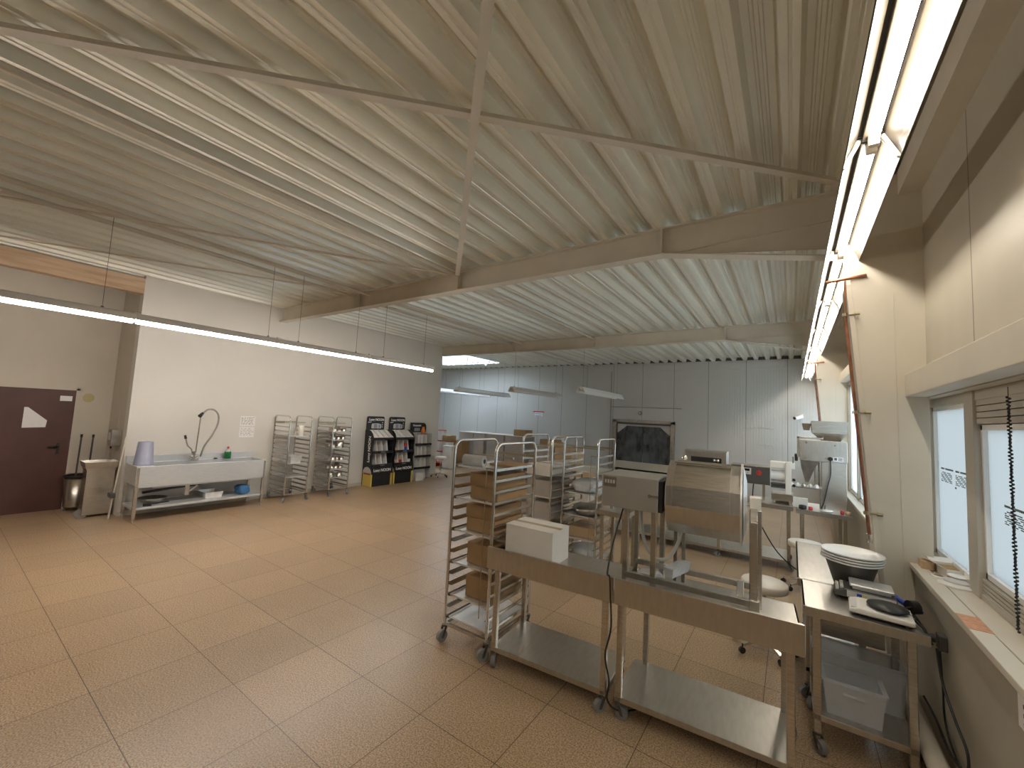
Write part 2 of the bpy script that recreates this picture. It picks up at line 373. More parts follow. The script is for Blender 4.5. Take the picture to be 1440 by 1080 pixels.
# right wall
b = MB().box(XR, XR + .25, -4, 4.35, 2.38, 4.3).box(XR, XR + .25, 4.35, YB, 2.9, 4.3)
struct('wall_right', b, 'panelright')
b = MB().box(.71, 1.05, -4, 4.35, 0, 1.02)
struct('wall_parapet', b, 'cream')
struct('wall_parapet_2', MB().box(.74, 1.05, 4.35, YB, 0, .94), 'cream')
b = MB().box(.685, .765, -4, 4.05, 1.02, 1.055).box(.772, .98, -4, 4.4, 1.02, 1.05)
struct('trim_4', b, 'creamlt', .004)
b = MB().box(.70, .98, 4.36, YB, .94, .975)
struct('trim_5', b, 'creamlt', .004)
struct('trim_6', MB().box(.685, XR, -4, 4.05, 2.225, 2.385).box(XR + .02, 1.0, -4, 4.6, 2.225, 2.385), 'creamlt', .004)
struct('trim_7', MB().box(.70, XR + .2, 4.36, 13.8, 2.80, 2.96), 'creamlt', .004)
struct('trim_8', MB().box(.67, XR, -4, YB, 3.76, 3.945), 'beam')       # eaves purlin
# windows
def window(n, x, y0, y1, z0, z1, mull, mw=.12, fr=.09, raised=(), glass='frost'):
    b = MB().box(x - .04, x + .05, y0, y0 + fr, z0, z1).box(x - .04, x + .05, y1 - fr, y1, z0, z1).box(x - .04, x + .05, y0, y1, z1 - .06, z1).box(x - .04, x + .05, y0, y1, z0, z0 + .03)
    ys = [y0 + fr] + [q for m_ in mull for q in (m_ - mw / 2, m_ + mw / 2)] + [y1 - fr]
    for m_ in mull: b.box(x - .05, x + .05, m_ - mw / 2, m_ + mw / 2, z0, z1)
    o = struct('window_%d' % n, b, 'winframe', .004)
    for i in range(0, len(ys), 2):
        a, c = ys[i], ys[i + 1]; zz0, zz1 = z0 + .03, z1 - .06
        if i in raised:
            v = MB()
            for t in range(4):
                v.box(x - .035, x + .02, a, c, zz0 + t * .022, zz0 + t * .022 + .017); v.box(x - .035, x + .02, a, c, zz1 - t * .035 - .03, zz1 - t * .035)
            v.box(x + .02, x + .03, a, c, zz0, zz0 + .09).box(x + .02, x + .03, a, c, zz1 - .14, zz1)
            obj('vent_louvre', v, 'winframe', o); zz0 += .09; zz1 -= .14
        f = MB().box(x - .02, x + .03, a, a + .022, zz0, zz1).box(x - .02, x + .03, c - .022, c, zz0, zz1).box(x - .02, x + .03, a, c, zz0, zz0 + .03).box(x - .02, x + .03, a, c, zz1 - .03, zz1)
        obj('sash', f, 'white' , o)
        obj('pane', MB().box(x, x + .006, a + .02, c - .02, zz0 + .02, zz1 - .02), glass, o)
    return o
w1 = window(1, .92, -3.9, 4.62, 1.05, 2.226, (-.6, 1.6, 3.545), mw=.15, fr=.19, raised=(0, 2, 4))
w2 = window(2, .84, 4.45, 13.7, .975, 2.80, (5.6, 6.7, 7.8, 8.9, 10.0, 11.1, 12.2), mw=.09, fr=.1, glass='frost2')
def prints(y1, y0, z):     # small grey print on the glass film: bars of a text block
    p = MB(); x = .9165; d = y1 - y0
    for k in range(2):
        a = y1 - k * d * .54; L = d * .46
        p.box(x, x + .001, a - L, a - L * .35, z + .012, z + .024).box(x, x + .001, a - L * .27, a, z + .012, z + .024)
        for r_ in range(7):
            for c_ in range(9):
                if (r_ * 7 + c_ * 5 + k * 3) % 4: p.box(x, x + .001, a - L * (.1 * c_ + .085), a - L * .1 * c_, z - .012 - r_ * .0105, z - .006 - r_ * .0105)
    return p
obj('film_print', prints(4.33, 3.74, 1.70).box(.9165, .9175, 4.0, 4.03, 1.60, 1.612), 'film', w1)
obj('film_print', prints(3.25, 2.70, 1.585).box(.9165, .9175, 2.9, 2.94, 1.46, 1.48), 'film', w1)
# portal frames
def ibeam(n, yc, xh, xr):
    b = MB(); t = .012
    b.box(XL + .0, xr, yc - .07, yc + .07, ZR - t, ZR)
    b.prism([(XL, ZR - .265), (xh, ZR - .265), (xr, ZR - .55), (xr, ZR), (XL, ZR)], 'y', yc - .006, yc + .006)
    b.box(XL + .0, xh, yc - .07, yc + .07, ZR - .277, ZR - .265)
    b.prism([(xh, ZR - .277), (.25, ZR - .55), (xr, ZR - .55), (xr, ZR - .538), (.25, ZR - .538), (xh, ZR - .265)], 'y', yc - .07, yc + .07)
    b.prism([(xh, ZR - .277), (xh + .02, ZR - .277), (xr, ZR - .21), (xr, ZR - .19)], 'y', yc - .02, yc + .02)
    b.box(xh - .008, xh + .008, yc - .068, yc + .068, ZR - .27, ZR)
    for x in (-6.25, -3.9): b.box(x - .006, x + .006, yc - .066, yc + .066, ZR - .27, ZR)
    return struct('trim_%d' % n, b, 'beam')
ibeam(9, 4.22, -1.1, .8); ibeam(10, 9.07, -1.1, .8); ibeam(11, -.65, -1.1, .8)
def column(n, yc):
    xl = lambda z: .615 - .0742 * z
    b = MB()
    b.prism([(xl(0), 0), (XR + .01, 0), (XR + .01, 3.93), (.33, 3.93), (.37, 3.35)], 'y', yc - .15, yc + .15)
    b.prism([(xl(0) - .03, 0), (xl(0) + .005, 0), (xl(3.1) + .005, 3.1), (xl(3.1) - .03, 3.1)], 'y', yc - .165, yc + .12)
    b.prism([(.668, 0), (.672, 0), (.634, 3.0), (.630, 3.0)], 'y', yc - .154, yc - .149)
    struct('trim_%d' % n, b, 'creamlt', .003)
column(12, 4.20); column(13, 9.07); column(14, -.65)
# roof bracing: rods and ties
zb = ZR - .06
struct('trim_15', MB().bar((-5.6, -2.0, zb), (.29, 3.9, zb), .06, .012).bar((-5.6, -2.0, zb + .02), (.29, 3.9, zb + .02), .012, .045), 'beam')
struct('trim_16', MB().bar((1.0, -.9, zb - .02), (-3.86, 4.1, zb - .02), .06, .012).bar((1.0, -.9, zb), (-3.86, 4.1, zb), .012, .045), 'beam')
b = MB()
for x in (-3.93, -6.0, -6.38): b.tube([(x, -3.9, zb), (x, YB, zb)], .028, 8)
struct('trim_17', b, 'beam')
struct('trim_18', MB().bar((-8.6, -2.6, zb), (-3.98, 4.1, zb), .05, .012).bar((-8.9, -.6, zb), (-6.1, 4.05, zb), .05, .012), 'beam')
# doors
o = struct('door_1', MB().box(-10.12, -10.06, .40, 1.50, 0, 1.985), 'door')
obj('door_frame', MB().box(-10.1, -10.05, 1.5, 1.535, 0, 2.02).box(-10.1, -10.05, .4, 1.535, 1.985, 2.02), 'recess', o)
b = MB().box(-10.06, -10.05, 1.345, 1.385, .92, 1.10); b.tube([(-10.05, 1.365, 1.04), (-10.0, 1.365, 1.04), (-10.0, 1.25, 1.04)], .010, 8)
obj('door_handle', b, 'black', o)
obj('notice', MB().prism([(.95, 1.35), (1.20, 1.36), (1.21, 1.47), (.99, 1.68), (.95, 1.68)], 'x', -10.06, -10.056), 'paper', o, label='white torn paper notice')
obj('name_plate', MB().box(-10.06, -10.055, 1.32, 1.46, 1.80, 1.885), 'paper', o)
# swing door in the back wall
o = struct('door_2', MB().box(-5.15, -5.02, YB - .06, YB + .15, 0, 2.0).box(-3.22, -3.09, YB - .06, YB + .15, 0, 2.0).box(-5.15, -3.09, YB - .06, YB + .15, 1.92, 2.02), 'steel_dk')
b = MB()
for a, c in ((-5.0, -4.13), (-4.11, -3.24)):
    b.box(a, c, YB + .02, YB + .032, .58, 1.88)
obj('door_leaf', b, 'curtain', o)
b = MB(); 
b.prism([(-5.0, 1.88), (-5.0, 1.56), (-4.97, 1.56), (-4.68, 1.80), (-3.55, 1.80), (-3.27, 1.56), (-3.24, 1.56), (-3.24, 1.88)], 'y', YB, YB + .02)
obj('leaf_corner_plate', b, 'greylt', o)
obj('kick_plate', MB().box(-5.02, -3.2, YB - .05, YB + .04, .36, .60), 'creamlt', o)  # cream colour paints in the lamp reflection on the plate
obj('closer_rail', MB().box(-5.0, -3.2, YB - .10, YB - .04, 1.86, 1.92), 'darkmetal', o)
# ================================================================== LUMINAIRES
def luminaire(name, label, group, L, wd, mt_body, mt_tube, x, y, z, lip=.0, r=.017, rod=True):
    t = thing(name, label, 'ceiling light', (x, y, z), 0, group)
    h = wd / 2
    b = MB()
    b.sheet([(-h, 0), (-h, .012), (-h + .012, .05), (-.052, .135), (-.05, .15), (.05, .15), (.052, .135), (h - .012, .05), (h, .012), (h, 0)], 'y', 0, L)
    b.sheet([(-h - .003, 0), (-h - .003, .014), (-h + .009, .053), (-.055, .138), (-.053, .153), (.053, .153), (.055, .138), (h - .009, .053), (h + .003, .014), (h + .003, 0)], 'y', 0, L)
    obj('reflector', b, mt_body, t)
    obj('housing', MB().box(-.034, .034, .0, L, .118, .148), mt_body, t, .003)
    b = MB(); b.tube([(.008, .045, .092), (.008, L - .045, .092)], r, 12)
    obj('tube', b, mt_tube, t)
    for yy in (.012, L - .045): obj('lamp_holder', MB().box(-.014, .03, yy, yy + .033, .07, .12), 'whitem', t, .004)
    for yy in (0.0, L - .006):
        for q in (-1, 1):
            obj('end_bracket', MB().prism([(q * h, 0), (q * h, .012), (q * .052, .135), (q * .03, .135), (q * .07, .06), (q * (h - .012), .006)], 'y', yy, yy + .006), 'whitem', t)
    return t
def wire(t, y, ztop, z, top=.15):
    b = MB().tube([(0, y, top), (0, y, ztop - z)], .0025, 6); b.box(-.006, .006, y - .012, y + .012, top, top + .035)
    obj('hanging_wire', b, 'darkmetal', t)
def batten(label, group, L, x, y, z):
    L += .02
    t = thing('ceiling_light', label, 'ceiling light', (x, y, z), 0, group)
    obj('housing', MB().prism([(-.03, .028), (.03, .028), (.060, .024), (.058, .03), (.045, .085), (.03, .10), (-.03, .10), (-.045, .085), (-.058, .03), (-.060, .024)], 'y', 0, L), 'white', t)
    obj('tube', MB().tube([(0, .012, .0), (0, L - .012, .0)], .015, 12), 'tubeleft', t)
    for yy in (.0, L - .012): obj('lamp_holder', MB().box(-.014, .014, yy, yy + .012, -.012, .04), 'whitem', t, .004)
    obj('end_bracket', MB().box(-.012, .012, -.01, .01, .0, .12).box(-.012, .012, -.01, .05, .115, .125), 'whitem', t)
    return t
ORD = ['first', 'second', 'third', 'fourth', 'fifth', 'sixth', 'seventh', 'eighth']
LX, LZ, LY0 = .329, 3.285, 1.02
for i in range(-2, 8):  # negative indices are unseen lights, added to brighten the near end
    t = luminaire('ceiling_light', 'lit trough light, %s from the camera in the long row beside the windows' % ORD[i] if i >= 0 else 'unseen trough light added behind the camera to brighten the room', 'trough lights in the row by the windows' if i >= 0 else 'trough lights added behind the camera', 1.545, .214, 'reflect', 'tube', LX, LY0 + i * 1.555, LZ)
    wire(t, 1.545 - .05, ZR, LZ)
for i in range(-1, 4):  # the negative index is an unseen batten, added as extra light
    t = batten('lit batten light, %s from the rack end of the row over the sink' % ORD[3 - i] if i >= 0 else 'unseen batten light added beyond the picture edge for brightness', 'batten lights in the row over the sink side' if i >= 0 else 'batten lights added beyond the picture edge', 1.55, -6.2, -.27 + i * 1.575, 2.785)
    for yy in (.3, 1.3) if i in (0, 2, 3) else (1.44,): wire(t, yy, ZR, 2.785, .085)
for x, y, L, lb, on in ((-4.55, 9.75, 3.0, 'unlit white double-length light hanging before the swing door', 0), (-6.75, 9.75, 3.0, 'unlit light hanging in front of the red-topped wall notice', 0),
                    (-9.1, 9.95, 3.0, 'unlit light hanging above the pallets of grey boxes', 0), (-10.3, 10.2, 3.0, 'light half hidden behind the end of the white wall', 0)):
    t = luminaire('ceiling_light', lb, 'lights at the back of the hall', L, .24, 'white', 'tubeoff', x, y, 2.64)
    for yy in (.15, L - .3): wire(t, yy, ZR, 2.64)

# ================================================================== STEEL FURNITURE
def caster(parent, x, y, r=.04, top=.11, ang=0, wheel='wheel'):
    c = math.cos(ang); s = math.sin(ang)
    b = MB(); b.T = Matrix.Translation((x, y, 0)) @ Matrix.Rotation(ang, 4, 'Z')
    b.cyl((0, 0, top - .012), (0, 0, top), .024, n=14)
    b.prism([(-.012, top - .012), (.012, top - .012), (-.018, r - .012), (-.036, r - .012)], 'y', -.024, -.020); b.prism([(-.012, top - .012), (.012, top - .012), (-.018, r - .012), (-.036, r - .012)], 'y', .020, .024)
    o = obj('caster', b, 'darkmetal' if wheel != 'black' else 'black', parent)
    b = MB(); b.T = Matrix.Translation((x, y, 0)) @ Matrix.Rotation(ang, 4, 'Z')
    b.cyl((-.024, -.016, r), (-.024, .016, r), r, n=18).cyl((-.024, -.021, r), (-.024, .021, r), r * .35, n=10)
    obj('wheel', b, wheel, o)
    return o
def work_table(name, label, cat, W, D, H, up, shelf, loc, rot, legs=((.07, .05), (-.07, .05), (.07, -.06), (-.07, -.06)), cast=True, edge=.055, group=None, lt=.02):
    # local: x 0..W along the front, y 0..D away from the camera, z up. `up`: upstand along y=0 of that height
    t = thing(name, label, cat, loc, rot, group)
    b = MB().box(0, W, 0, D, H - .004, H)
    b.box(0, W, 0, .012, H - edge, H).box(0, W, D - .012, D, H - edge, H).box(0, .012, .012, D - .012, H - edge, H).box(W - .012, W, .012, D - .012, H - edge, H)
    obj('tabletop', b, 'steel_h', t, .003)
    if up:
        obj('upstand', MB().box(0, W, -.016, 0, H - edge - .01, H + up).box(0, W, 0, .006, H + up - .012, H + up), 'steel_h', t, .002)
    z0 = .11 if cast else .02
    for i, (lx, ly) in enumerate(legs):
        x = lx if lx >= 0 else W + lx; y = ly if ly >= 0 else D + ly
        l = obj('leg', MB().box(x - lt, x + lt, y - lt, y + lt, z0, H - .02), 'steel', t, .004)
        if cast: caster(t, x, y, .04, .11, random.uniform(0, 6))
        else: obj('foot', MB().cyl((x, y, 0), (x, y, .03), .016, n=12), 'darkmetal', l)
    if shelf:
        xs = [lx if lx >= 0 else W + lx for lx, ly in legs]; ysl = [ly if ly >= 0 else D + ly for lx, ly in legs]
        obj('lower_shelf', MB().box(min(xs) - lt, max(xs) + lt, min(ysl) - lt, max(ysl) + lt, shelf - .035, shelf), 'steel_h', t, .003)
    return t
A0 = R(3.9)
TA = work_table('work_table', 'steel work table with a white carton on top and an empty lower shelf', 'table', 1.012, .58, .80, .10, .14, (-1.985, 2.665, 0), A0, group='two steel tables with their backs to the camera')
dx, dy = math.cos(A0), math.sin(A0)
TB_ = work_table('work_table', 'steel work table carrying the large tumbling drum, black cable at its corner', 'table', 1.03, .58, .80, .10, .14, (-1.985 + 1.018 * dx, 2.665 + 1.018 * dy, 0), A0, legs=((.03, .05), (-.06, .05), (.1, -.06), (-.06, -.06)), group='two steel tables with their backs to the camera')
# carton on the table
t = thing('carton', 'white closed carton lying on the steel table beside the full trolley', 'box', (-1.72, 2.88, .80), R(2))
obj('box_body', MB().box(-.21, .215, -.06, .24, 0, .255), ['whitecard'], t, .003)
obj('lid_flap', MB().box(-.213, .218, -.063, .086, .255, .259).box(-.213, .218, .09, .243, .255, .259), 'whitecard', t)
obj('packing_tape', MB().box(-.214, .219, .062, .112, .259, .2605), 'tape', t)

# ------------------------------------------------------------------ bakery trolleys
LEV = [.20 + .0915 * k for k in range(15)]
def rack(name, label, loc, rot, levels=LEV, hook=True, w=.45, d=.62):
    # local: x 0..w across, y 0..d along the runners
    t = thing(name, label, 'trolley', loc, rot, 'tray trolleys')
    r = .0135
    for x in (0, w):
        rr = .075; z = 1.70 - rr
        pts = [(x, 0, .12)] + [(x, 0, z)] + [(x, rr - rr * math.cos(R(a)), z + rr * math.sin(R(a))) for a in (20, 45, 70, 90)] + [(x, d - rr + rr * math.sin(R(a)), z + rr * math.cos(R(a))) for a in (0, 20, 45, 70)] + [(x, d, z), (x, d, .12)]
        obj('side_frame', MB().tube(pts, r, 10), 'chrome', t)
        s = 1 if x == 0 else -1
        for z in levels:
            obj('runner', MB().box(x + s * .006, x + s * .008, .01, d - .01, z - .012, z + .012).box(x + s * .006, x + s * .042, .01, d - .01, z - .012, z - .010), 'steel', t)
    b = MB().box(0, w, -.012, .012, .135, .16).box(0, w, d - .012, d + .012, .135, .16).box(-.012, .012, 0, d, .135, .16).box(w - .012, w + .012, 0, d, .135, .16)
    obj('base_frame', b, 'steel', t, .002)
    obj('cross_tie', MB().box(0, w, d - .009, d + .009, 1.555, 1.58), 'brass', t); obj('cross_tie', MB().box(0, w, .25, .268, 1.56, 1.575), 'brass', t)
    for x in (0, w):
        for y in (0, d): caster(t, x, y, .048, .135, R(random.choice((80, 100, 120, 60))))
    if hook:
        obj('tray_stop', MB().tube([(w * .82, -.012, 1.50), (w * .82, -.012, .30)], .004, 6).box(w * .8, w, -.014, .0, 1.49, 1.50), 'brass', t)
    return t
def tray(loc, rot, label, w=.40, d=.58, group='trays on the trolleys', mt='zinc'):
    t = thing('baking_tray', label, 'tray', loc, rot, group)
    obj('base', MB().box(-w / 2, w / 2, -d / 2, d / 2, 0, .003), mt, t)
    b = MB(); 
    for q in ((-w / 2, -d / 2, w / 2, -d / 2), (w / 2, -d / 2, w / 2, d / 2), (w / 2, d / 2, -w / 2, d / 2), (-w / 2, d / 2, -w / 2, -d / 2)):
        b.bar((q[0], q[1], .008), (q[2], q[3], .008), .004, .012)
    obj('rim', b, mt, t)
    return t
def carton(loc, rot, label, w, d, h, mt='card', group=None, cat='box', name='carton', tape=True, flat=False):
    t = thing(name, label, cat, loc, rot, group)
    obj('box_body', MB().box(-w / 2, w / 2, -d / 2, d / 2, 0, h), mt, t, .003)
    obj('lid_flap', MB().box(-w / 2 - .001, w / 2 + .001, -d / 2 - .001, -.001, h, h + .003).box(-w / 2 - .001, w / 2 + .001, .001, d / 2 + .001, h, h + .003), mt, t)
    if tape: obj('packing_tape', MB().box(-w / 2 - .002, w / 2 + .002, -.024, .024, h + .003, h + .004).box(-w / 2 - .0015, -w / 2 - .001, -.024, .024, h - .06, h + .004), 'tape', t)
    return t
FR = (-2.447, 2.715)
rk = rack('tray_trolley', 'tall steel tray trolley loaded with brown cartons beside the work table', (*FR, 0), 0)
cx, cy = FR[0] + .225, FR[1] + .31
TL = [(14, 0), (11, 2), (8, 2), (5, 1), (2, 1), (0, 0)]
lv = ['topmost', 'second', 'third', 'fourth', 'fifth', 'lowest']
for k, (li, nb) in enumerate(TL):
    tray((cx, cy, LEV[li] - .009), 0, '%s tray of the carton-laden trolley beside the work table' % lv[k])
    for j in range(nb):
        carton((cx + .045 - .030 * j - (.03 if k == 2 else 0), cy + .01 + .02 * j, LEV[li] - .003 + j * .1085), R(2 - 3 * (k % 2)), 'brown carton on the %s tray of the laden trolley%s' % (lv[k], ('', ', upper of two')[j] if nb == 2 and j else (', lower of two' if nb == 2 else '')), .30, .44, .105 if nb == 2 else .17, group='brown cartons on the laden trolley')
# film roll and bag on the top tray
t = thing('film_roll', 'roll of clear film lying on the top tray of the laden trolley', 'roll', (cx - .09, cy - .2, LEV[14] - .004), R(10))
b = MB(); b.T = Matrix.Translation((0, 0, .05)) @ Matrix.Rotation(R(90), 4, 'Y'); b.lathe([(.05, -.10), (.05, .10)], n=20)
obj('wound_film', b, 'bag', t)
b = MB(); b.T = Matrix.Translation((0, 0, .05)) @ Matrix.Rotation(R(90), 4, 'Y'); b.lathe([(.02, -.102), (.02, .102)], n=14)
obj('core', b, 'black', t)
single('flat_carton', MB().box(-.10, .16, -.15, .15, 0, .02), 'card', 'flattened brown carton on the top tray of the laden trolley', 'cardboard', loc=(cx + .05, cy + .12, LEV[14] - .003))
# two trolleys behind
PR = rack('tray_trolley', 'empty-topped tray trolley standing just behind the laden one', (-2.93, 4.58, 0), R(-3), hook=False)
QR = rack('tray_trolley', 'tray trolley with a clear bag on a tray, next to the motor box', (-2.385, 4.70, 0), R(2))
def on(rt, x, y):
    a = rt.rotation_euler.z; return (rt.location.x + x * math.cos(a) - y * math.sin(a), rt.location.y + x * math.sin(a) + y * math.cos(a))
for k in (11, 8, 5, 2):
    tray((*on(PR, .225, .31), LEV[k] - .009), R(-3), 'tray %s on the trolley behind the laden one' % {11: 'at the top', 8: 'second from the top', 5: 'third from the top', 2: 'at the bottom'}[k])
for k, h in ((8, .2), (5, .2), (2, .18)):
    carton((*on(PR, .225, .31), LEV[k] - .003), R(-3), 'pale grey carton on the %s tray of the trolley behind the laden one' % {8: 'second', 5: 'third', 2: 'bottom'}[k], .36, .5, h, 'greycard', 'pale cartons on the second trolley')
carton((*on(PR, .225, .31), LEV[11] - .003), R(-3), 'white shallow carton on the upper tray of the trolley behind the laden one', .37, .52, .12, 'whitecard', 'pale cartons on the second trolley')
for k in (12, 9, 6, 3, 0):
    tray((*on(QR, .225, .31), LEV[k] - .009), R(2), 'tray %s on the trolley next to the motor box' % {12: 'nearest the top', 9: 'under the top one', 6: 'under the clear bag', 3: 'second from the bottom', 0: 'at the bottom'}[k])
def bag(loc, rot, label, sx, sy, sz, mt='bag'):
    b = MB(); n, mm = 18, 9
    v = []; f = []
    for i in range(mm + 1):
        th = math.pi * i / mm
        for j in range(n):
            ph = 2 * math.pi * j / n; k = 1 + .10 * math.sin(5 * ph + i) + .06 * math.sin(3 * ph - 2 * i)
            sq = lambda c: math.copysign(abs(c) ** .6, c)
            v.append((sx * sq(math.cos(ph)) * math.sin(th) ** .6 * k, sy * sq(math.sin(ph)) * math.sin(th) ** .6 * k, sz * (1 - sq(math.cos(th)))))
    for i in range(mm):
        for j in range(n): f.append((i * n + j, (i * n + (j + 1) % n), (i + 1) * n + (j + 1) % n, (i + 1) * n + j))
    b.add(v, f, True)
    return single('plastic_bag', b, mt, label, 'bag', loc=loc, rot=rot)
bag((*on(QR, .225, .30), LEV[9] - .006), 0, 'cloudy bulging plastic bag on a tray of the trolley by the motor box', .17, .25, .08)
bag((*on(QR, .225, .30), LEV[6] - .006), R(20), 'dark crumpled plastic bag on the tray under the cloudy bag', .17, .24, .05, 'steel_dk')
bag((*on(QR, .225, .30), LEV[0] - .006), R(40), 'clear flat bag on the bottom tray of the trolley by the motor box', .16, .22, .07)
for k in (3,):
    carton((*on(QR, .225, .31), LEV[k] - .003), R(3), 'pale carton low down on the trolley by the motor box', .34, .4, .12, 'cardlt', None)
# two trolleys at the white wall
RA = rack('tray_trolley', 'nearly empty tray trolley against the white wall beside the sink', (-8.28, 4.24, 0), R(90), hook=False)
RB = rack('tray_trolley', 'tray trolley full of steel cans against the white wall by the display stands', (-8.24, 5.16, 0), R(90), hook=False)
for k in (12, 6, 3):
    tray((*on(RA, .225, .31), LEV[k] - .009), R(90), 'tray %s on the nearly empty trolley beside the sink' % {12: 'at the top', 6: 'in the middle', 3: 'at the bottom'}[k])
single('steel_pan', MB().tub(-.12, .12, -.2, .2, 0, .14, .004, .02, .02), 'zinc', 'steel pan on the middle tray of the trolley beside the sink', 'pan', loc=(*on(RA, .24, .30), LEV[6] - .006), rot=R(90))
single('paper_roll', MB().lathe([(.02, 0), (.055, 0), (.055, .22), (.02, .22)], n=18), 'whitem', 'white upright roll on the top tray of the trolley beside the sink', 'roll', loc=(*on(RA, .34, .2), LEV[12] - .006))
n = 0
can0 = None
CANS = {13: [(.1, .12, .05, .08), (.22, .14, .06, .07), (.33, .12, .05, .08), (.15, .3, .06, .08), (.30, .32, .06, .09)],
        11: [(.1, .12, .05, .09), (.21, .12, .05, .09), (.33, .13, .05, .09), (.2, .33, .07, .1)], 9: [(.28, .16, .085, .19), (.12, .15, .055, .10), (.18, .38, .09, .16)],
        6: [(.1, .1, .05, .09), (.2, .1, .045, .09), (.31, .1, .05, .08), (.33, .27, .06, .08), (.15, .28, .06, .09)], 4: [(.09, .1, .045, .08), (.19, .1, .045, .08), (.30, .1, .05, .08), (.33, .28, .06, .1), (.14, .3, .07, .09)], 2: [(.3, .12, .06, .1), (.12, .16, .07, .12)]}
for k, cs in CANS.items():
    tray((*on(RB, .225, .31), LEV[k] - .009), R(90), 'can-filled tray, %s of the trolley by the display stands' % {13: 'topmost', 11: 'second from top', 9: 'third from top', 6: 'fourth from top', 4: 'second from bottom', 2: 'lowest'}[k])
    for (x, y, r, h) in cs:
        c = single('steel_can', MB().lathe([(r, 0), (r, h), (r - .004, h), (r - .004, .006)], n=16, cap0=True, cap1=True), ['steel'], 'small open steel can on the %s tray of the can-filled trolley' % {13: 'top', 11: 'second', 9: 'third', 6: 'fourth', 4: 'fifth', 2: 'lowest'}[k], 'can', 'steel cans on the tray trolley', loc=(*on(RB, x, y), LEV[k] - .006))
# ================================================================== TUMBLING DRUM ON THE TABLE
def gon(n, r, a0=0): return [(r * math.cos(R(a0) + 2 * math.pi * i / n), r * math.sin(R(a0) + 2 * math.pi * i / n)) for i in range(n)]
t = thing('tumbling_drum', 'big steel tumbling drum with a box motor housing on the steel table', 'machine', (-.95, 2.80, .80), A0)
b = MB().box(-.19, .205, .10, .50, .525, .75)
obj('motor_housing', b, 'motorbox', t, .004)
b = MB().box(.206, .232, .11, .49, .53, .74)
for i in range(12): b.box(.232, .235, .12 + i * .03, .128 + i * .03, .54, .73)
obj('vent_side', b, 'black', t)
obj('rating_plate', MB().box(-.175, -.085, .0975, .0995, .665, .735), 'steel_dk', t)
b = MB()
for k in range(4): b.box(-.168 + k * .02, -.155 + k * .02, .0965, .0975, .69, .715)
obj('plate_mark', b, 'zinc', t)
b = MB().box(.155, .21, .088, .10, .628, .643); b.cyl((.15, .1, .636), (.15, .088, .636), .012, n=10)
obj('latch', b, 'chrome', t)
for x in (-.012, .178):
    for y in (.128, .45):
        obj('leg', MB().box(x - .018, x + .018, y - .018, y + .018, 0, .53), 'steel', t, .003)
b = MB()
for x in (-.12, -.02, .17): b.cyl((x, .12, .525), (x, .12, .505), .010, n=10)
obj('bolt', b, 'chrome', t)
obj('base_rail', MB().box(-.012, .80, .108, .142, .055, .095), 'steel_h', t, .003)
obj('base_rail', MB().box(-.012, .80, .43, .465, .055, .095), 'steel_h', t, .003)
obj('cross_rail', MB().box(.675, .715, .142, .43, .058, .10), 'steel', t, .003)
obj('right_post', MB().box(.745, .815, .26, .33, 0, .61).box(.745, .80, .10, .15, 0, .10), 'steel', t, .004)
obj('front_post', MB().box(.75, .79, .115, .155, 0, .56).bar((.77, .135, .55), (.77, .28, .60), .04, .04), 'steel', t, .003)
b = MB().box(.745, .81, .27, .35, .60, .69)
obj('bearing_block', b, 'whitem', t, .006)
obj('shaft', MB().cyl((.21, .33, .63), (.80, .33, .63), .016, n=14), 'chrome', t)
yc, zc, rd = .33, .63, .252
b = MB(); b.prism([(yc + p, zc + q) for p, q in gon(12, rd, 8)], 'x', .25, .70)
drum = obj('drum', b, 'steel_h', t, .004)
b = MB(); b.T = Matrix.Translation((.695, yc, zc)) @ Matrix.Rotation(R(90), 4, 'Y'); b.lathe([(rd + .014, 0), (rd + .014, .012)], n=36)
b.T = Matrix.Translation((.70, yc, zc)) @ Matrix.Rotation(R(90), 4, 'Y'); b.lathe([(rd - .01, .012), (rd - .10, .03), (.04, .03)], n=36, cap0=False)
obj('end_disc', b, 'zinc', t)
b = MB()
for a0, a1 in ((98, 128), (128, 158), (158, 188)):
    p0 = Vector((0, math.cos(R(a0)), math.sin(R(a0)))); p1 = Vector((0, math.cos(R(a1)), math.sin(R(a1))))
    q = [Vector((x, yc, zc)) + p * (rd + e) for e in (.001, .007) for x, p in ((.30, p0), (.64, p0), (.64, p1), (.30, p1))]
    b.add(q, [(0, 1, 2, 3), (7, 6, 5, 4), (0, 4, 5, 1), (1, 5, 6, 2), (2, 6, 7, 3), (3, 7, 4, 0)])
obj('drum_lid', b, 'steel', drum)
b = MB(); b.cyl((.29, yc - .09, zc + .245), (.65, yc - .09, zc + .245), .008, n=8)
obj('lid_hinge', b, 'chrome', drum)
b = MB()
for x in (.335,): b.lathe([(.004, 0), (.017, .008), (.02, .02), (.014, .034), (.003, .038)], (x, yc + .02, zc + .25), 14)
obj('lid_knob', b, 'chrome', drum)
b = MB()
for x in (.275, .33): b.box(x - .012, x + .012, .42, .445, .0, .42)
obj('drum_support', b, 'steel_dk', t, .002)
obj('power_hose', MB().tube(smooth_path([(.05, .30, .53), (.06, .28, .40), (.10, .25, .26), (.17, .24, .19), (.25, .25, .20), (.31, .28, .30), (.33, .32, .40)]), .012, 10), 'hose', t)
single('plastic_tub', MB().tub(-.035, .035, -.13, .13, 0, .06, .003, .010, .012).box(-.037, .037, -.132, .132, .06, .066), 'bag', 'clear narrow tub lying across the drum frame rails', 'tub', loc=(-.66, 3.11, .896), rot=R(-14))
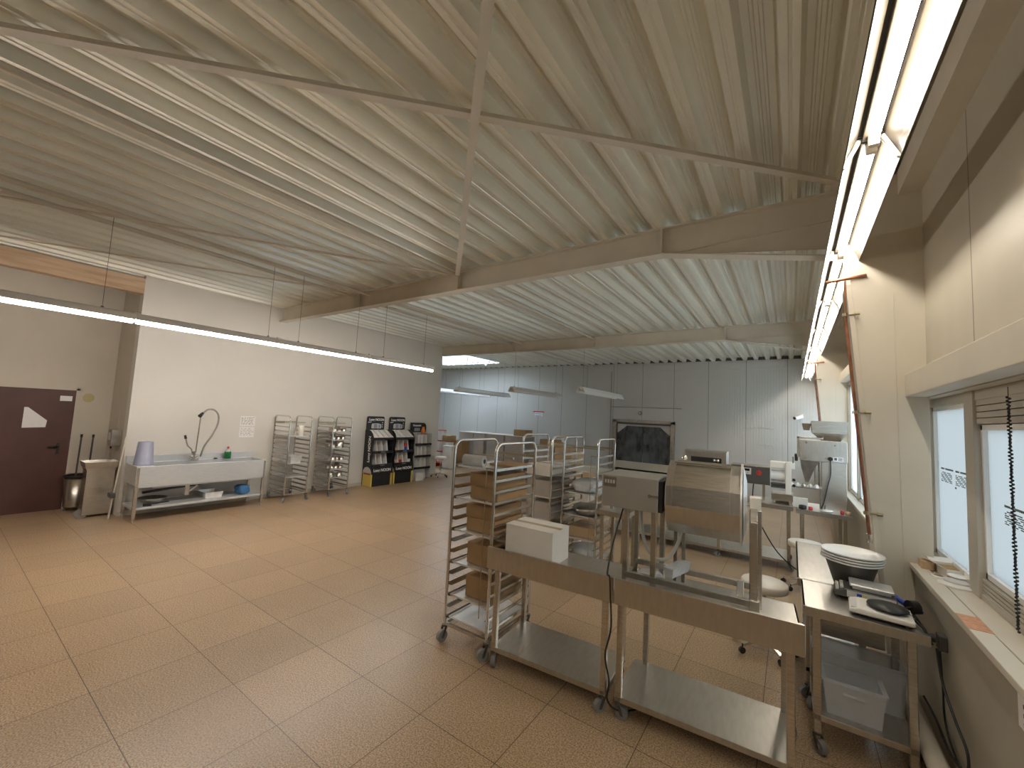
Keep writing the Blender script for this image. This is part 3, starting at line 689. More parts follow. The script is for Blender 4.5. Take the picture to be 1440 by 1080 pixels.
single('folded_bag', MB().lathe([(.09, 0), (.10, .02), (.06, .055), (.01, .06)], n=9), 'bag', 'crumpled clear plastic behind the motor box legs on the table', 'bag', loc=(-.86, 3.17, .801))
tag(obj('power_cable', MB().tube(smooth_path([(-1.03, 3.06, 1.33), (-1.035, 2.86, 1.1), (-1.02, 2.72, .93), (-.995, 2.695, .905), (-.985, 2.69, .80), (-.97, 2.68, .60), (-1.0, 2.67, .42), (-.965, 2.66, .28), (-.98, 2.68, .15), (-.93, 2.78, .05), (-.8, 3.0, .006), (-.5, 3.3, .006)], 8), .006, 8), 'cable'), 'black power cable hanging down where the two steel tables meet', 'cable')

# ------------------------------------------------------------------ stools
def stool(label, loc, zs=.52):
    t = thing('swivel_stool', label, 'stool', loc, R(15), 'round white stools')
    obj('seat', MB().lathe([(.165, 0), (.18, .008), (.18, .06), (.172, .07), (.0, .072)], (0, 0, zs), 32, cap1=False), 'whitem', t)
    obj('seat_plate', MB().box(-.09, .09, -.012, .012, zs - .02, zs).cyl((0, 0, zs - .02), (0, 0, zs), .05), 'black', t)
    obj('column', MB().lathe([(.025, .10), (.025, .30), (.014, .30), (.014, zs - .01)], n=14), 'chrome', t)
    for k in range(5):
        a = 2 * math.pi * k / 5; x, y = .24 * math.cos(a), .24 * math.sin(a)
        l = obj('leg', MB().bar((0, 0, .105), (x, y, .075), .03, .022), 'chrome', t)
        b = MB().cyl((x - .012 * math.sin(a) - .005, y + .012 * math.cos(a), .027), (x + .012 * math.sin(a), y - .012 * math.cos(a), .027), .027, n=14); b.cyl((x, y, .03), (x, y, .08), .006, n=8)
        obj('caster', b, 'black', l)
    return t
stool('round white stool behind the drum on the steel table', (-.20, 4.40, 0))
stool('round white stool beyond the work table by the windows', (.14, 6.35, 0), .50)
stool('white stool on dark casters at the free end of the white wall', (-8.70, 9.02, 0), .53)

# ================================================================== MIDDLE TABLE AND MACHINES
MT = work_table('work_table', 'long steel table in the middle carrying the drum with the red switch', 'table', 2.64, .70, .88, 0, .14, (-2.62, 6.89, 0), R(1), legs=((.05, .05), (-.05, .05), (.05, -.06), (-.05, -.06), (1.72, .05), (1.72, -.06), (.9, .05), (.9, -.06)))
work_table('side_table', 'small steel side table between the bag trolley and the motor box legs', 'table', .36, .50, .88, 0, .14, (-1.91, 4.68, 0), R(1), legs=((.05, .05), (-.05, .05), (.05, -.06), (-.05, -.06)))
t = thing('tumbling_drum', 'drum machine with a black display and red rotary switch on the long middle table', 'machine', (-1.1, 7.2, .88), R(2))
b = MB(); b.prism([(-.05, .64), (.04, .66), (.30, .66), (.36, .60), (.36, .40), (-.05, .40)], 'x', -.34, .27)
obj('hood', b, 'steel_h', t, .006)
obj('hood_opening', MB().box(-.24, .20, -.058, -.048, .45, .56), 'black', t)
b = MB(); b.prism([(.14 + p, .36 + q) for p, q in gon(12, .22)], 'x', -.33, .25)
obj('drum', b, 'steel_h', t, .004)
b = MB()
for x in (-.35, .27):
    for y in (-.02, .30): b.box(x - .018, x + .018, y - .018, y + .018, 0, .45)
obj('leg', b, 'steel', t)
b = MB()
for x in (.10, .15): b.lathe([(.01, 0), (.025, .015), (.02, .04), (.0, .045)], (x, -.06, .50), 12)
obj('knob', b, 'chrome', t)
obj('control_box', MB().box(.335, .845, -.06, .26, .23, .50), 'steel', t, .005)
obj('front_panel', MB().box(.34, .84, -.066, -.0605, .235, .485), 'darkmetal', t)
p = obj('display', MB().box(.40, .60, -.072, -.067, .365, .46), 'greylt', t)
obj('screen', MB().box(.42, .58, -.074, -.0725, .415, .45), 'lcd', p)
b = MB()
for k in range(4): b.cyl((.44 + k * .038, -.0725, .39), (.44 + k * .038, -.077, .39), .010, n=10)
obj('button', b, 'grey', p)
b = MB(); b.cyl((.70, -.066, .40), (.70, -.078, .40), .036, n=20); b.box(.692, .708, -.10, -.078, .37, .43)
obj('rotary_switch', b, 'red', t)
for x in (.42, .76):
    for y in (-.02, .2): obj('leg', MB().box(x - .016, x + .016, y - .016, y + .016, 0, .23), 'steel', t)
pc = obj('power_cable', MB().tube(smooth_path([(.63, -.03, .23), (.62, -.06, .05), (.64, -.30, -.02), (.72, -.42, -.25), (.88, -.40, -.55), (1.02, -.35, -.72), (1.2, -.3, -.86)]), .008, 8), 'cable')
pc.location = t.location; pc.rotation_euler = t.rotation_euler
tag(pc, 'black cable dropping from the red switch box to the floor', 'cable')
# sealing machine
t = thing('sealing_machine', 'beige and steel sealing machine between the switch box and the hopper machine', 'machine', (-.10, 7.25, .88), 0)
obj('base', MB().box(-.14, .12, -.12, .22, .04, .14).box(-.13, -.09, -.1, -.06, 0, .04).box(.07, .11, -.1, -.06, 0, .04).box(-.13, .11, .16, .2, 0, .04), 'steel', t, .004)
obj('column', MB().box(.03, .10, -.10, -.02, .14, .60), 'whitem', t, .006)
obj('top_arm', MB().box(-.16, .14, -.08, .2, .50, .585), 'whitem', t, .008)
b = MB(); b.T = Matrix.Translation((-.15, .03, .38)) @ Matrix.Rotation(R(90), 4, 'Y'); b.lathe([(.08, 0), (.08, .17)], n=20)
obj('film_roll', b, 'paper', t)
obj('jaw', MB().box(-.15, .03, -.07, .15, .25, .275).box(-.15, .03, -.07, .15, .21, .235), 'darkmetal', t)
b = MB(); b.cyl((.12, -.05, .585), (.12, -.05, .68), .006, n=8).cyl((.13, -.06, .35), (.13, -.09, .35), .02, n=12).cyl((.13, -.06, .27), (.13, -.09, .27), .02, n=12)
obj('setting_knob', b, 'black', t)
obj('steel_tin', MB().lathe([(.05, .0), (.05, .1), (.046, .1), (.046, .006)], (.19, .0, 0), 16), 'steel', t) if 0 else None
# depositor table and machine
DT = work_table('work_table', 'steel table under the hopper machine at the far windows', 'table', .60, .80, .85, 0, .20, (.055, 7.02, 0), 0)
t = thing('hopper_machine', 'tall steel filling machine with a wide hopper at the far windows', 'machine', (.38, 7.5, .85), 0)
obj('body', MB().box(-.02, .26, -.10, .25, 0, .70), 'steel', t, .005)
obj('housing', MB().box(-.28, .27, -.12, .27, .66, .96), 'steel_h', t, .006)
obj('front_cover', MB().box(-.31, -.28, -.10, .25, .70, 1.0).box(-.31, .0, -.10, .25, .975, 1.0), 'steel', t, .004)
b = MB(); z0, z1, z2 = .96, 1.07, 1.24
def ring(x0, x1, y0, y1, z): return [(x0, y0, z), (x1, y0, z), (x1, y1, z), (x0, y1, z)]
v = ring(-.02, .20, -.02, .2, z0) + ring(-.13, .27, -.16, .27, z1) + ring(-.14, .28, -.17, .28, z2) + ring(-.13, .27, -.16, .27, z2) + ring(-.12, .26, -.15, .26, z1) + ring(0, .18, 0, .18, z0 + .02)
b.add(v, [(4 * a + j, 4 * a + (j + 1) % 4, 4 * a + 4 + (j + 1) % 4, 4 * a + 4 + j) for a in range(5) for j in range(4)] + [(20, 21, 22, 23)])
obj('hopper', b, 'steel', t)
obj('side_chute', MB().tub(-.25, -.14, -.12, .22, 1.10, 1.20, .006, .02, .04), 'steel', t)
b = MB(); v = ring(-.27, -.04, -.08, .18, .66) + ring(-.26, -.10, -.06, .16, .55) + ring(-.21, -.17, .0, .05, .34)
b.add(v, [(4 * a + j, 4 * a + (j + 1) % 4, 4 * a + 4 + (j + 1) % 4, 4 * a + 4 + j) for a in range(2) for j in range(4)] + [(8, 9, 10, 11)])
obj('funnel', b, 'steel_dk', t)
b = MB()
for x in (-.09, -.05): b.tube([(x, .02, .28), (x, .02, .66)], .012, 8)
obj('guide_rod', b, 'steel', t)
obj('small_shelf', MB().box(-.40, -.02, -.14, .2, .26, .275).box(-.40, -.385, -.14, .2, .18, .26).box(-.05, -.03, -.14, -.12, 0, .26).box(-.40, -.38, -.14, -.12, 0, .26), 'steel_dk', t)
b = MB()
for x, z in ((-.20, .92), (.13, .90), (-.20, .70), (.02, .71)): b.cyl((x, -.12, z), (x, -.128, z), .012, n=10)
obj('bolt', b, 'chrome', t)
b = MB(); b.cyl((.075, -.12, .71), (.075, -.155, .71), .028, n=14); b.tube(smooth_path([(.075, -.15, .70), (.075, -.16, .5), (.045, -.17, .35), (-.0, -.18, .12), (-.03, -.2, .02), (.0, -.22, .01), (.01, -.19, .06)]), .007, 8)
obj('mains_plug', b, 'cable', t)
obj('rating_label', MB().box(.11, .22, -.1225, -.1205, .68, .74), 'paper', t)
b = MB()
for k in range(3): b.box(.165, .21, -.1235, -.1226, .692 + k * .015, .70 + k * .015)
b.box(.12, .15, -.1235, -.1226, .695, .73)
obj('label_mark', b, 'ink', t)
obj('black_cover', MB().box(-.34, -.30, -.09, .1, .64, .74), 'black', t, .01)
# small things on the two far tables
single('carton', MB().box(-.09, .09, -.05, .05, 0, .13), 'whitecard', 'small white box standing beneath the hopper machine shelf', 'box', loc=(.10, 7.26, .85), bevel=.003)
for k, (x, y, mt, w_, h_, lb) in enumerate(((.13, 7.12, 'black', .045, .05, 'black tool lying beside the small white box'), (.22, 7.12, 'red', .025, .04, 'small red clip beside the black tool'), (.56, 7.10, 'red', .022, .05, 'dark red pot at the corner of the hopper machine table'), (.40, 7.10, 'zinc', .07, .03, 'shallow steel dish on the hopper machine table'), (.62, 7.11, 'cardlt', .03, .04, 'pale block at the very end of the hopper machine table'))):
    single(['hand_tool', 'clip', 'small_pot', 'steel_dish', 'block'][k], MB().lathe([(w_ * .8, 0), (w_, .006), (w_, h_), (w_ * .5, h_ + .006)], n=14), mt, lb, ['tool', 'clip', 'pot', 'dish', 'block'][k], loc=(x, y, .85))
for k in range(5):
    single('nozzle_part', MB().lathe([(.03, 0), (.035, .02), (.015, .045), (.01, .05)], n=12), ['zinc', 'paper', 'steel', 'zinc', 'paper'][k], 'small pale machine part on the hopper machine shelf', 'machine part', 'machine parts on the small shelf', loc=(.0 + k * .075, 7.42 + .02 * (k % 2), 1.125))
# ================================================================== RIGHT TABLES
N1 = work_table('work_table', 'narrow steel table with two scales on top and plastic crates below', 'table', .57, .565, .85, 0, .22, (.06, 3.245, 0), R(.5))
N2 = work_table('work_table', 'empty steel table continuing behind the scales towards the hopper machine', 'table', .44, 1.22, .845, 0, .22, (.035, 3.825, 0), 0)
obj('end_sheet', MB().box(.10, .46, .55, .558, .50, .80), 'steel', N1)
def crate(label, loc, w_, d_, h_):
    t = thing('plastic_crate', label, 'crate', loc, R(1), 'clear plastic crates')
    obj('tub', MB().tub(-w_ / 2, w_ / 2, -d_ / 2, d_ / 2, 0, h_, .004, .018, .018), 'crate', t)
    b = MB()
    for q in ((-w_ / 2, -d_ / 2, w_ / 2, -d_ / 2), (w_ / 2, -d_ / 2, w_ / 2, d_ / 2), (w_ / 2, d_ / 2, -w_ / 2, d_ / 2), (-w_ / 2, d_ / 2, -w_ / 2, -d_ / 2)): b.bar((q[0], q[1], h_), (q[2], q[3], h_), .022, .012)
    obj('rim', b, 'crate', t)
    obj('grip', MB().box(-.05, .05, -d_ / 2 - .006, -d_ / 2, h_ - .06, h_ - .045), 'crate', t)
    return t
crate('smaller clear crate at the front of the shelf below the scales', (.305, 3.42, .22), .29, .20, .20)
crate('larger clear crate behind the smaller one below the scales', (.35, 3.655, .22), .46, .22, .27)
t = thing('bench_scale', 'dark grey scale with a steel platter in front of the white plates', 'scale', (.395, 3.665, .85), R(-3), 'scales on the narrow table')
b = MB(); b.prism([(-.155, .015), (.155, .015), (.155, .065), (-.10, .065), (-.155, .035)], 'y', -.105, .10)
obj('body', b, 'darkmetal', t, .006)
obj('side_panel', MB().box(-.09, .15, -.1075, -.1045, .02, .06), 'greylt', t)
b = MB().box(-.04, -.015, -.1095, -.1075, .03, .052); obj('mark', b, 'blue', t)
b = MB().box(-.012, .008, -.1095, -.1075, .03, .048); obj('mark', b, 'yellow', t)
b = MB()
for i in range(2):
    for j in range(4): b.box(-.148 + i * .024, -.130 + i * .024, -.08 + j * .04, -.055 + j * .04, .045 + i * .012, .058 + i * .012)
obj('key', b, 'greylt', t)
b = MB().box(-.075, .145, -.085, .085, .085, .10); b.box(-.06, .13, -.07, .07, .065, .085)
obj('platter', b, 'zinc', t, .005)
b = MB()
for x in (-.13, .13):
    for y in (-.08, .08): b.cyl((x, y, 0), (x, y, .016), .014, n=10)
obj('foot', b, 'black', t)
t = thing('bench_scale', 'cream flat scale with a black round plate at the table front', 'scale', (.445, 3.40, .85), R(-4), 'scales on the narrow table')
b = MB(); b.prism([(-.15, .016), (.14, .016), (.14, .042), (-.10, .048), (-.15, .034)], 'y', -.115, .115)
obj('body', b, 'whitem', t, .008)
obj('base_skirt', MB().box(-.14, .13, -.105, .105, .012, .022), 'grey', t)
obj('keypad', MB().box(-.14, -.105, -.09, .09, .040, .0445), 'greylt', t)
obj('weighing_plate', MB().lathe([(.09, .0), (.097, .006), (.095, .012), (0, .012)], (.03, 0, .055), 32, cap1=False).cyl((.03, 0, .04), (.03, 0, .056), .03, n=12), 'black', t)
b = MB()
for x in (-.12, .11):
    for y in (-.09, .09): b.cyl((x, y, 0), (x, y, .014), .014, n=10)
obj('foot', b, 'black', t)
single('mixing_bowl', MB().lathe([(.085, 0), (.10, .01), (.15, .18), (.155, .185), (.15, .185), (.095, .015), (0, .012)], n=32, cap1=False), 'darkmetal', 'dark tapered bowl carrying the stack of white plates', 'bowl', loc=(.353, 3.885, .845))
pl = None
PLN = ['lowest', 'second from bottom', 'third from bottom', 'topmost']
for k in range(4):
    single('white_plate', MB().lathe([(.10, 0), (.165, .006), (.178, .014), (.178, .020), (.165, .012), (0, .006)], n=48, cap1=False), 'white', 'round white plate, %s of the stack on the dark bowl' % PLN[k], 'plate', 'white plates stacked on the bowl', loc=(.353 + .002 * k, 3.885 - .002 * k, 1.022 + k * .018))
t = thing('tape_gun', 'blue handled tape gun between the table and the sill', 'tape dispenser', (.585, 3.63, .85), R(-60))
b = MB().bar((-.09, 0, .05), (.05, .0, .03), .03, .02); b.bar((-.03, 0, .045), (.09, .03, .02), .022, .018)
obj('handle', b, 'blue', t, .004)
obj('roll', MB().cyl((.06, -.02, .04), (.06, .025, .04), .038, n=18), 'black', t)
tag(obj('cable_tangle', MB().tube(smooth_path([(.56, 3.33, .86), (.60, 3.42, .88), (.57, 3.50, .87), (.605, 3.56, .89), (.56, 3.45, .90), (.60, 3.36, .87), (.615, 3.30, .86), (.64, 3.28, .80)]), .007, 8), 'cable'), 'black cable heap at the table edge beside the cream scale', 'cable')
tag(obj('hanging_cable', MB().tube(smooth_path([(.66, 3.30, .78), (.67, 3.25, .62), (.68, 3.10, .52), (.69, 2.98, .45), (.685, 2.98, .36), (.67, 3.15, .33), (.66, 3.35, .38), (.64, 3.5, .42)]), .006, 8), 'cable'), 'black cable loop hanging against the parapet under the sill', 'cable')
tag(obj('thin_cable', MB().tube(smooth_path([(.695, 3.42, .78), (.70, 3.40, .55), (.70, 3.35, .35), (.70, 3.0, .26), (.70, 2.4, .24), (.70, 1.6, .24)]), .005, 8), 'cable'), 'thin dark cable running along the parapet above the floor pipe', 'cable')
t = thing('wall_socket', 'dark red socket block on the parapet below the sill', 'socket', (.71, 3.36, .80))
obj('box_body', MB().box(-.035, 0, -.035, .035, -.04, .04), 'darkmetal', t, .004)
obj('plug', MB().cyl((-.045, 0, .01), (-.08, 0, .01), .022, n=12), 'black', t)
t = thing('floor_pipe', 'thick cream heating pipe along the foot of the parapet', 'pipe', (.66, 3, 0))
obj('pipe_run', MB().tube([(-.02, -6, .20), (-.02, 1.0, .20)], .05, 16), 'creamlt', t)
b = MB()
for yy in (-4, -1.2, .6): b.box(-.05, .03, yy, yy + .03, 0, .17)
obj('bracket', b, 'darkmetal', t)
# parapet label
t = thing('parapet_label', 'white printed label stuck on the parapet near the frame edge', 'label', (.71, 2.43, .95))
obj('card', MB().box(-.003, 0, -.10, .03, -.075, .045), 'paper', t)
b = MB()
for r_ in range(3): b.box(-.004, -.003, -.09, -.015, -.06 + r_ * .033, -.045 + r_ * .033)
obj('print_line', b, 'ink', t)
single('tape_patch', MB().box(-.042, .04, -.10, .10, 0, .0015), 'terracotta', 'orange tape patch across the front edge of the sill', 'tape', loc=(.728, 2.98, 1.0552))
# sill clutter
t = thing('small_carton', 'open white cardboard box on the window sill', 'box', (.865, 3.93, 1.05), R(12))
obj('box_body', MB().tub(-.065, .065, -.095, .10, 0, .05, .003), 'whitecard', t)
obj('flap', MB().bar((-.065, .0, .05), (-.11, .0, .075), .19, .003, (1, 0, .5)).bar((-.0, .10, .05), (0, .15, .07), .13, .003), 'whitecard', t)
obj('lining', MB().box(-.06, .06, -.09, .09, .004, .035), 'card', t)
single('lid', MB().lathe([(.088, 0), (.09, .006), (.088, .012), (.0, .012)], n=32, cap1=False), 'white', 'large white lid at the bottom of the pile on the sill', 'lid', 'lids on the sill', loc=(.83, 3.66, 1.051))
single('lid', MB().lathe([(.062, 0), (.064, .005), (.06, .01), (0, .008)], n=28, cap1=False), 'greylt', 'pale grey lid lying on the large white lid', 'lid', 'lids on the sill', loc=(.84, 3.69, 1.064))
single('lid', MB().lathe([(.05, 0), (.055, .006), (.05, .008), (0, .006)], n=28, cap1=False), 'white', 'white lid beside the open box on the sill', 'lid', 'lids on the sill', loc=(.865, 3.775, 1.076))
single('tape_roll', MB().lathe([(.024, 0), (.038, 0), (.038, .012), (.024, .012)], n=24, cap0=False, cap1=False), 'whitem', 'small ring of tape beside the lids on the sill', 'tape', loc=(.775, 3.785, 1.051))
single('paper_card', MB().box(-.03, .03, -.05, .05, 0, .05), 'cardlt', 'small beige packet behind the open box on the sill', 'packet', loc=(.755, 3.975, 1.055))
single('note_pad', MB().box(-.02, .02, -.035, .035, 0, .06), 'whitem', 'white adapter standing at the sill front near the blue tape gun', 'adapter', loc=(.66, 3.62, .99)) if 0 else None
# bead chain
b = MB()
for k in range(62):
    z = 1.075 + k * .0175; c = (.855, 2.93 + .006 * math.sin(k * .8), z)
    b.lathe([(.001, -.006), (.0055, -.003), (.0055, .003), (.001, .006)], c, 6)
    b.lathe([(.001, -.006), (.0055, -.003), (.0055, .003), (.001, .006)], (.855, 2.945 - .006 * math.sin(k * .8), z + .008), 6)
b.tube([(.855, 2.9375, 1.07), (.855, 2.9375, 2.2)], .0015, 5)
tag(obj('bead_chain', b, 'black'), 'dark bead chain of the blind hanging in front of the pane', 'chain')
# copper pipes
def copper(lbl, yc, top):
    t = thing('copper_pipe', lbl, 'pipe', (.5, yc, 0))
    xl = lambda z: .615 - .0742 * z - .055 - .5
    obj('pipe_run', MB().tube([(xl(1.2), 0, 1.2), (xl(top), 0, top)], .0115, 10), 'copper', t)
    b = MB(); b.tube([(xl(top), 0, top - .02), (xl(top), 0, 3.13)], .008, 8); b.tube([(xl(3.1) - .10, 0, 3.135), (xl(3.1) + .15, 0.01, 3.16)], .013, 8)
    obj('branch', b, 'copper', t)
    b = MB()
    for z in (1.36, 2.10, top + .02): b.tube([(xl(z) - .02, 0, z), (xl(z) + .09, .005, z)], .006, 8); b.cyl((xl(z), 0, z - .012), (xl(z), 0, z + .012), .02, n=12); b.cyl((xl(z) + .055, -.01, z), (xl(z) + .085, -.01, z), .012, n=10)
    obj('clamp', b, 'brass', t)
    b = MB(); b.cyl((xl(1.2), 0, 1.15), (xl(1.2), 0, 1.21), .018, n=12)
    obj('end_valve', b, 'chrome', t)
copper('copper pipe running down the edge of the near column', 4.025, 2.84)
copper('copper pipe running down the edge of the far column', 8.89, 2.84)
# ================================================================== SINK WALL
t = thing('pot_sink', 'long steel pot sink with spray tap along the white wall', 'sink', (-8.30, 1.985, 0), R(90))
W_, D_ = 1.88, .62
b = MB().tub(.22, W_ - .02, .03, D_ - .05, .50, .845, .004, .0, .0)
obj('basin', b, 'satin', t)
b = MB().box(0, W_, 0, .035, .835, .855).box(0, W_, D_ - .06, D_, .835, .855).box(0, .23, .03, D_ - .05, .835, .855).box(W_ - .03, W_, .03, D_ - .05, .835, .855)
b.box(0.04, W_ - .04, .0, .006, .525, .84).box(0, .006, .0, D_, .56, .84)
obj('rim', b, 'satin', t, .004)
obj('splashback', MB().box(0, W_, D_ - .02, D_ + .02, .855, .965), 'satin', t, .003)
for x in (.025, W_ - .025):
    for y in (.025, D_ - .03):
        l = obj('leg', MB().box(x - .02, x + .02, y - .02, y + .02, .05, .84), 'steel', t, .003)
        obj('foot', MB().lathe([(.016, 0), (.012, .02), (.012, .06)], (x, y, 0), 12), 'chrome', l)
obj('lower_shelf', MB().box(.01, W_ - .01, .02, D_ - .02, .185, .222), 'satin', t, .004)
obj('drain_pipe', MB().tube([(.15, .2, .42), (.5, .25, .44), (.95, .3, .46), (1.25, .35, .50)], .02, 10), 'black', t)
b = MB().box(.72, .78, .24, .32, .30, .49); b.bar((.78, .26, .36), (.95, .3, .48), .02, .03)
obj('overflow_bracket', b, 'whitem', t, .003)
f = obj('mixer_tap', MB().box(.80, .92, D_ - .20, D_ - .12, .855, .90).cyl((.86, D_ - .16, .90), (.86, D_ - .16, 1.02), .024).cyl((.80, D_ - .16, .93), (.92, D_ - .16, .93), .022).tube(smooth_path([(.83, D_ - .16, .98), (.80, D_ - .2, 1.06), (.73, D_ - .22, 1.13), (.69, D_ - .24, 1.26)]), .012, 8), 'chrome', t)
obj('lever_grip', MB().cyl((.69, D_ - .24, 1.25), (.675, D_ - .245, 1.31), .02, .016), 'black', f)
obj('riser', MB().tube([(.88, D_ - .16, 1.0), (.90, D_ - .16, 1.70)], .011, 8), 'chrome', f)
obj('spray_hose', MB().tube(smooth_path([(.96, D_ - .16, .92), (1.0, D_ - .16, 1.10), (1.10, D_ - .17, 1.30), (1.17, D_ - .17, 1.50), (1.17, D_ - .17, 1.66), (1.10, D_ - .17, 1.76), (1.0, D_ - .18, 1.77), (.93, D_ - .19, 1.71), (.89, D_ - .2, 1.67)]), .014, 10), 'steel_dk', f)
obj('spray_head', MB().cyl((.92, D_ - .18, 1.70), (.86, D_ - .23, 1.645), .022, .032), 'black', f)
single('wash_bucket', MB().lathe([(.125, 0), (.13, .012), (.125, .02), (.095, .36), (.09, .365), (0, .365)], n=28, cap1=False), 'lilac', 'upturned lilac bucket on the drainer at the end of the pot sink', 'bucket', loc=(-8.56, 2.12, .855))
t = thing('soap_bottle', 'green soap bottle with a white cap on the back of the pot sink', 'bottle', (-8.83, 3.40, .855))
obj('bottle_body', MB().lathe([(.05, 0), (.055, .01), (.055, .11), (.05, .13)], n=16), 'green', t)
obj('clear_neck', MB().lathe([(.05, .13), (.03, .17), (.018, .18)], n=16), 'bag', t)
obj('cap', MB().lathe([(.018, .18), (.018, .22), (.01, .225)], n=12), 'red', t)
single('tap_cloth', MB().lathe([(.03, 0), (.035, .01), (.02, .02)], n=10), 'black', 'small black plug lying on the back rim of the pot sink', 'plug', loc=(-8.86, 3.22, .855))
bag((-8.52, 3.58, .222), 0, 'blue crumpled cloth on the shelf under the pot sink', .14, .10, .085, 'bluerag')
single('steel_pan', MB().tub(-.18, .18, -.14, .14, 0, .10, .004, .02, .02), 'zinc', 'wire-grey pan on the shelf under the pot sink', 'pan', loc=(-8.60, 3.1, .222))
single('wash_bowl', MB().lathe([(.10, 0), (.19, .10), (.185, .10), (.095, .01), (0, .008)], n=24, cap1=False), 'steel_dk', 'dark shallow bowl on the sink shelf near the mop', 'bowl', loc=(-8.55, 2.28, .222))
t = thing('hand_brush', 'black brush lying on the sink shelf before the dark bowl', 'brush', (-8.38, 2.18, .222), R(70))
obj('brush_head', MB().box(-.05, .05, -.02, .02, 0, .04), 'black', t, .004)
obj('handle', MB().bar((.04, 0, .035), (.26, .03, .05), .02, .014), 'black', t)
# hand wash unit
t = thing('hand_basin', 'steel pedestal hand basin in the recess corner', 'basin', (-9.12, 1.59, 0), R(90))
obj('pedestal', MB().prism([(0, .03), (.33, .03), (.33, .72), (.36, .80), (-.03, .80), (0, .72)], 'y', .02, .30), 'steel', t, .004)
obj('bowl', MB().tub(-.04, .36, -.02, .36, .77, .86, .006, .02, .02), 'steel_h', t)
obj('spout', MB().tube(smooth_path([(.30, .30, .86), (.30, .30, 1.02), (.29, .24, 1.06), (.27, .18, 1.04)]), .011, 8), 'chrome', t)
obj('knee_plate', MB().bar((-.06, .02, .02), (.02, .06, .08), .16, .01, (0, 1, 0)), 'steel_dk', t)
t = thing('soap_dispenser', 'dark steel dispenser box on the recess wall above the hand basin', 'dispenser', (-9.30, 1.96, 1.22))
obj('case', MB().box(-.10, .10, -.13, 0, -.12, .15), 'steel_dk', t, .008)
obj('window', MB().box(-.06, .06, -.134, -.131, -.02, .1), 'zinc', t)
obj('nozzle', MB().cyl((0, -.10, -.12), (0, -.10, -.16), .014), 'black', t)
single('wall_notice', MB().box(-.13, .13, -.004, 0, -.18, .18), 'recess', 'faint framed notice on the recess wall over the dispenser', 'notice', loc=(-9.62, 1.96, 1.55))
t = thing('mop', 'pale mop stick leaning between the hand basin and the pot sink', 'mop', (-8.86, 1.82, 0))
obj('stick', MB().tube([(.02, .02, 0.0), (-.03, .125, 1.28)], .012, 8), 'creamlt', t)
obj('clip', MB().box(-.09, .10, .0, .06, .33, .40), 'darkmetal', t, .008)
t = thing('waste_bin', 'steel pedal bin with a black rim holding two broom sticks', 'bin', (-9.86, 1.62, 0))
obj('can', MB().lathe([(.14, .07), (.165, .56), (.16, .56), (.135, .08)], n=28, cap1=False), 'steel', t)
obj('rim', MB().lathe([(.175, .55), (.178, .57), (.17, .585), (.155, .57)], n=28, cap0=False, cap1=False), 'black', t)
b = MB()
for a in (20, 140, 260): b.cyl((.11 * math.cos(R(a)), .11 * math.sin(R(a)) - .01, .03), (.11 * math.cos(R(a)), .11 * math.sin(R(a)) + .012, .03), .03, n=12).cyl((.11 * math.cos(R(a)), .11 * math.sin(R(a)), .05), (.11 * math.cos(R(a)), .11 * math.sin(R(a)), .075), .02, n=8)
obj('caster', b, 'wheel', t)
for k, (x, y, lb) in enumerate(((-.05, -.03, 'dark broom stick in the steel bin, the one beside the door'), (.02, .10, 'dark broom stick in the steel bin, the one beside the hand basin'))):
    s_ = thing('broom', lb, 'broom', (-9.86 + x, 1.62 + y, 0), 0, 'broom sticks in the bin')
    obj('stick', MB().tube([(0, 0, .09), (-.03, .02, 1.22)], .012, 8), 'darkmetal', s_)
    obj('grip', MB().cyl((-.0297, .0195, 1.2), (-.031, .02, 1.25), .016), 'black', s_)
single('wall_patch', MB().lathe([(.07, 0), (.07, .002)], n=18), 'stain', 'round yellowish patch on the wall above the bin', 'patch') if 0 else None
b = MB(); b.T = Matrix.Rotation(R(90), 4, 'Y'); b.lathe([(.07, 0), (.075, .003)], n=20)
single('wall_disc', b, 'stain', 'round yellowish disc on the wall beside the brown door', 'disc', loc=(-10.1, 1.66, 1.87))
# papers on the white wall
def paper(label, y, z, w_, h_, rows):
    t = thing('wall_notice', label, 'notice', (XL, y, z), 0, 'paper notices on the white wall')
    obj('sheet', MB().box(0, .003, -w_ / 2, w_ / 2, -h_ / 2, h_ / 2), 'paper', t)
    b = MB(); rnd = random.Random(rows)
    for r_ in range(rows):
        zz = h_ / 2 - .03 - r_ * (h_ - .05) / rows; x = -w_ / 2 + .02
        while x < w_ / 2 - .05:
            l = rnd.uniform(.015, .05); b.box(.003, .004, x, x + l, zz - .006, zz); x += l + rnd.uniform(.01, .03)
    obj('handwriting', b, 'ink', t)
paper('handwritten paper notice, upper of the two beside the tap', 3.74, 1.56, .27, .20, 8)
paper('paper notice, lower of the two beside the tap', 3.74, 1.34, .27, .20, 5)
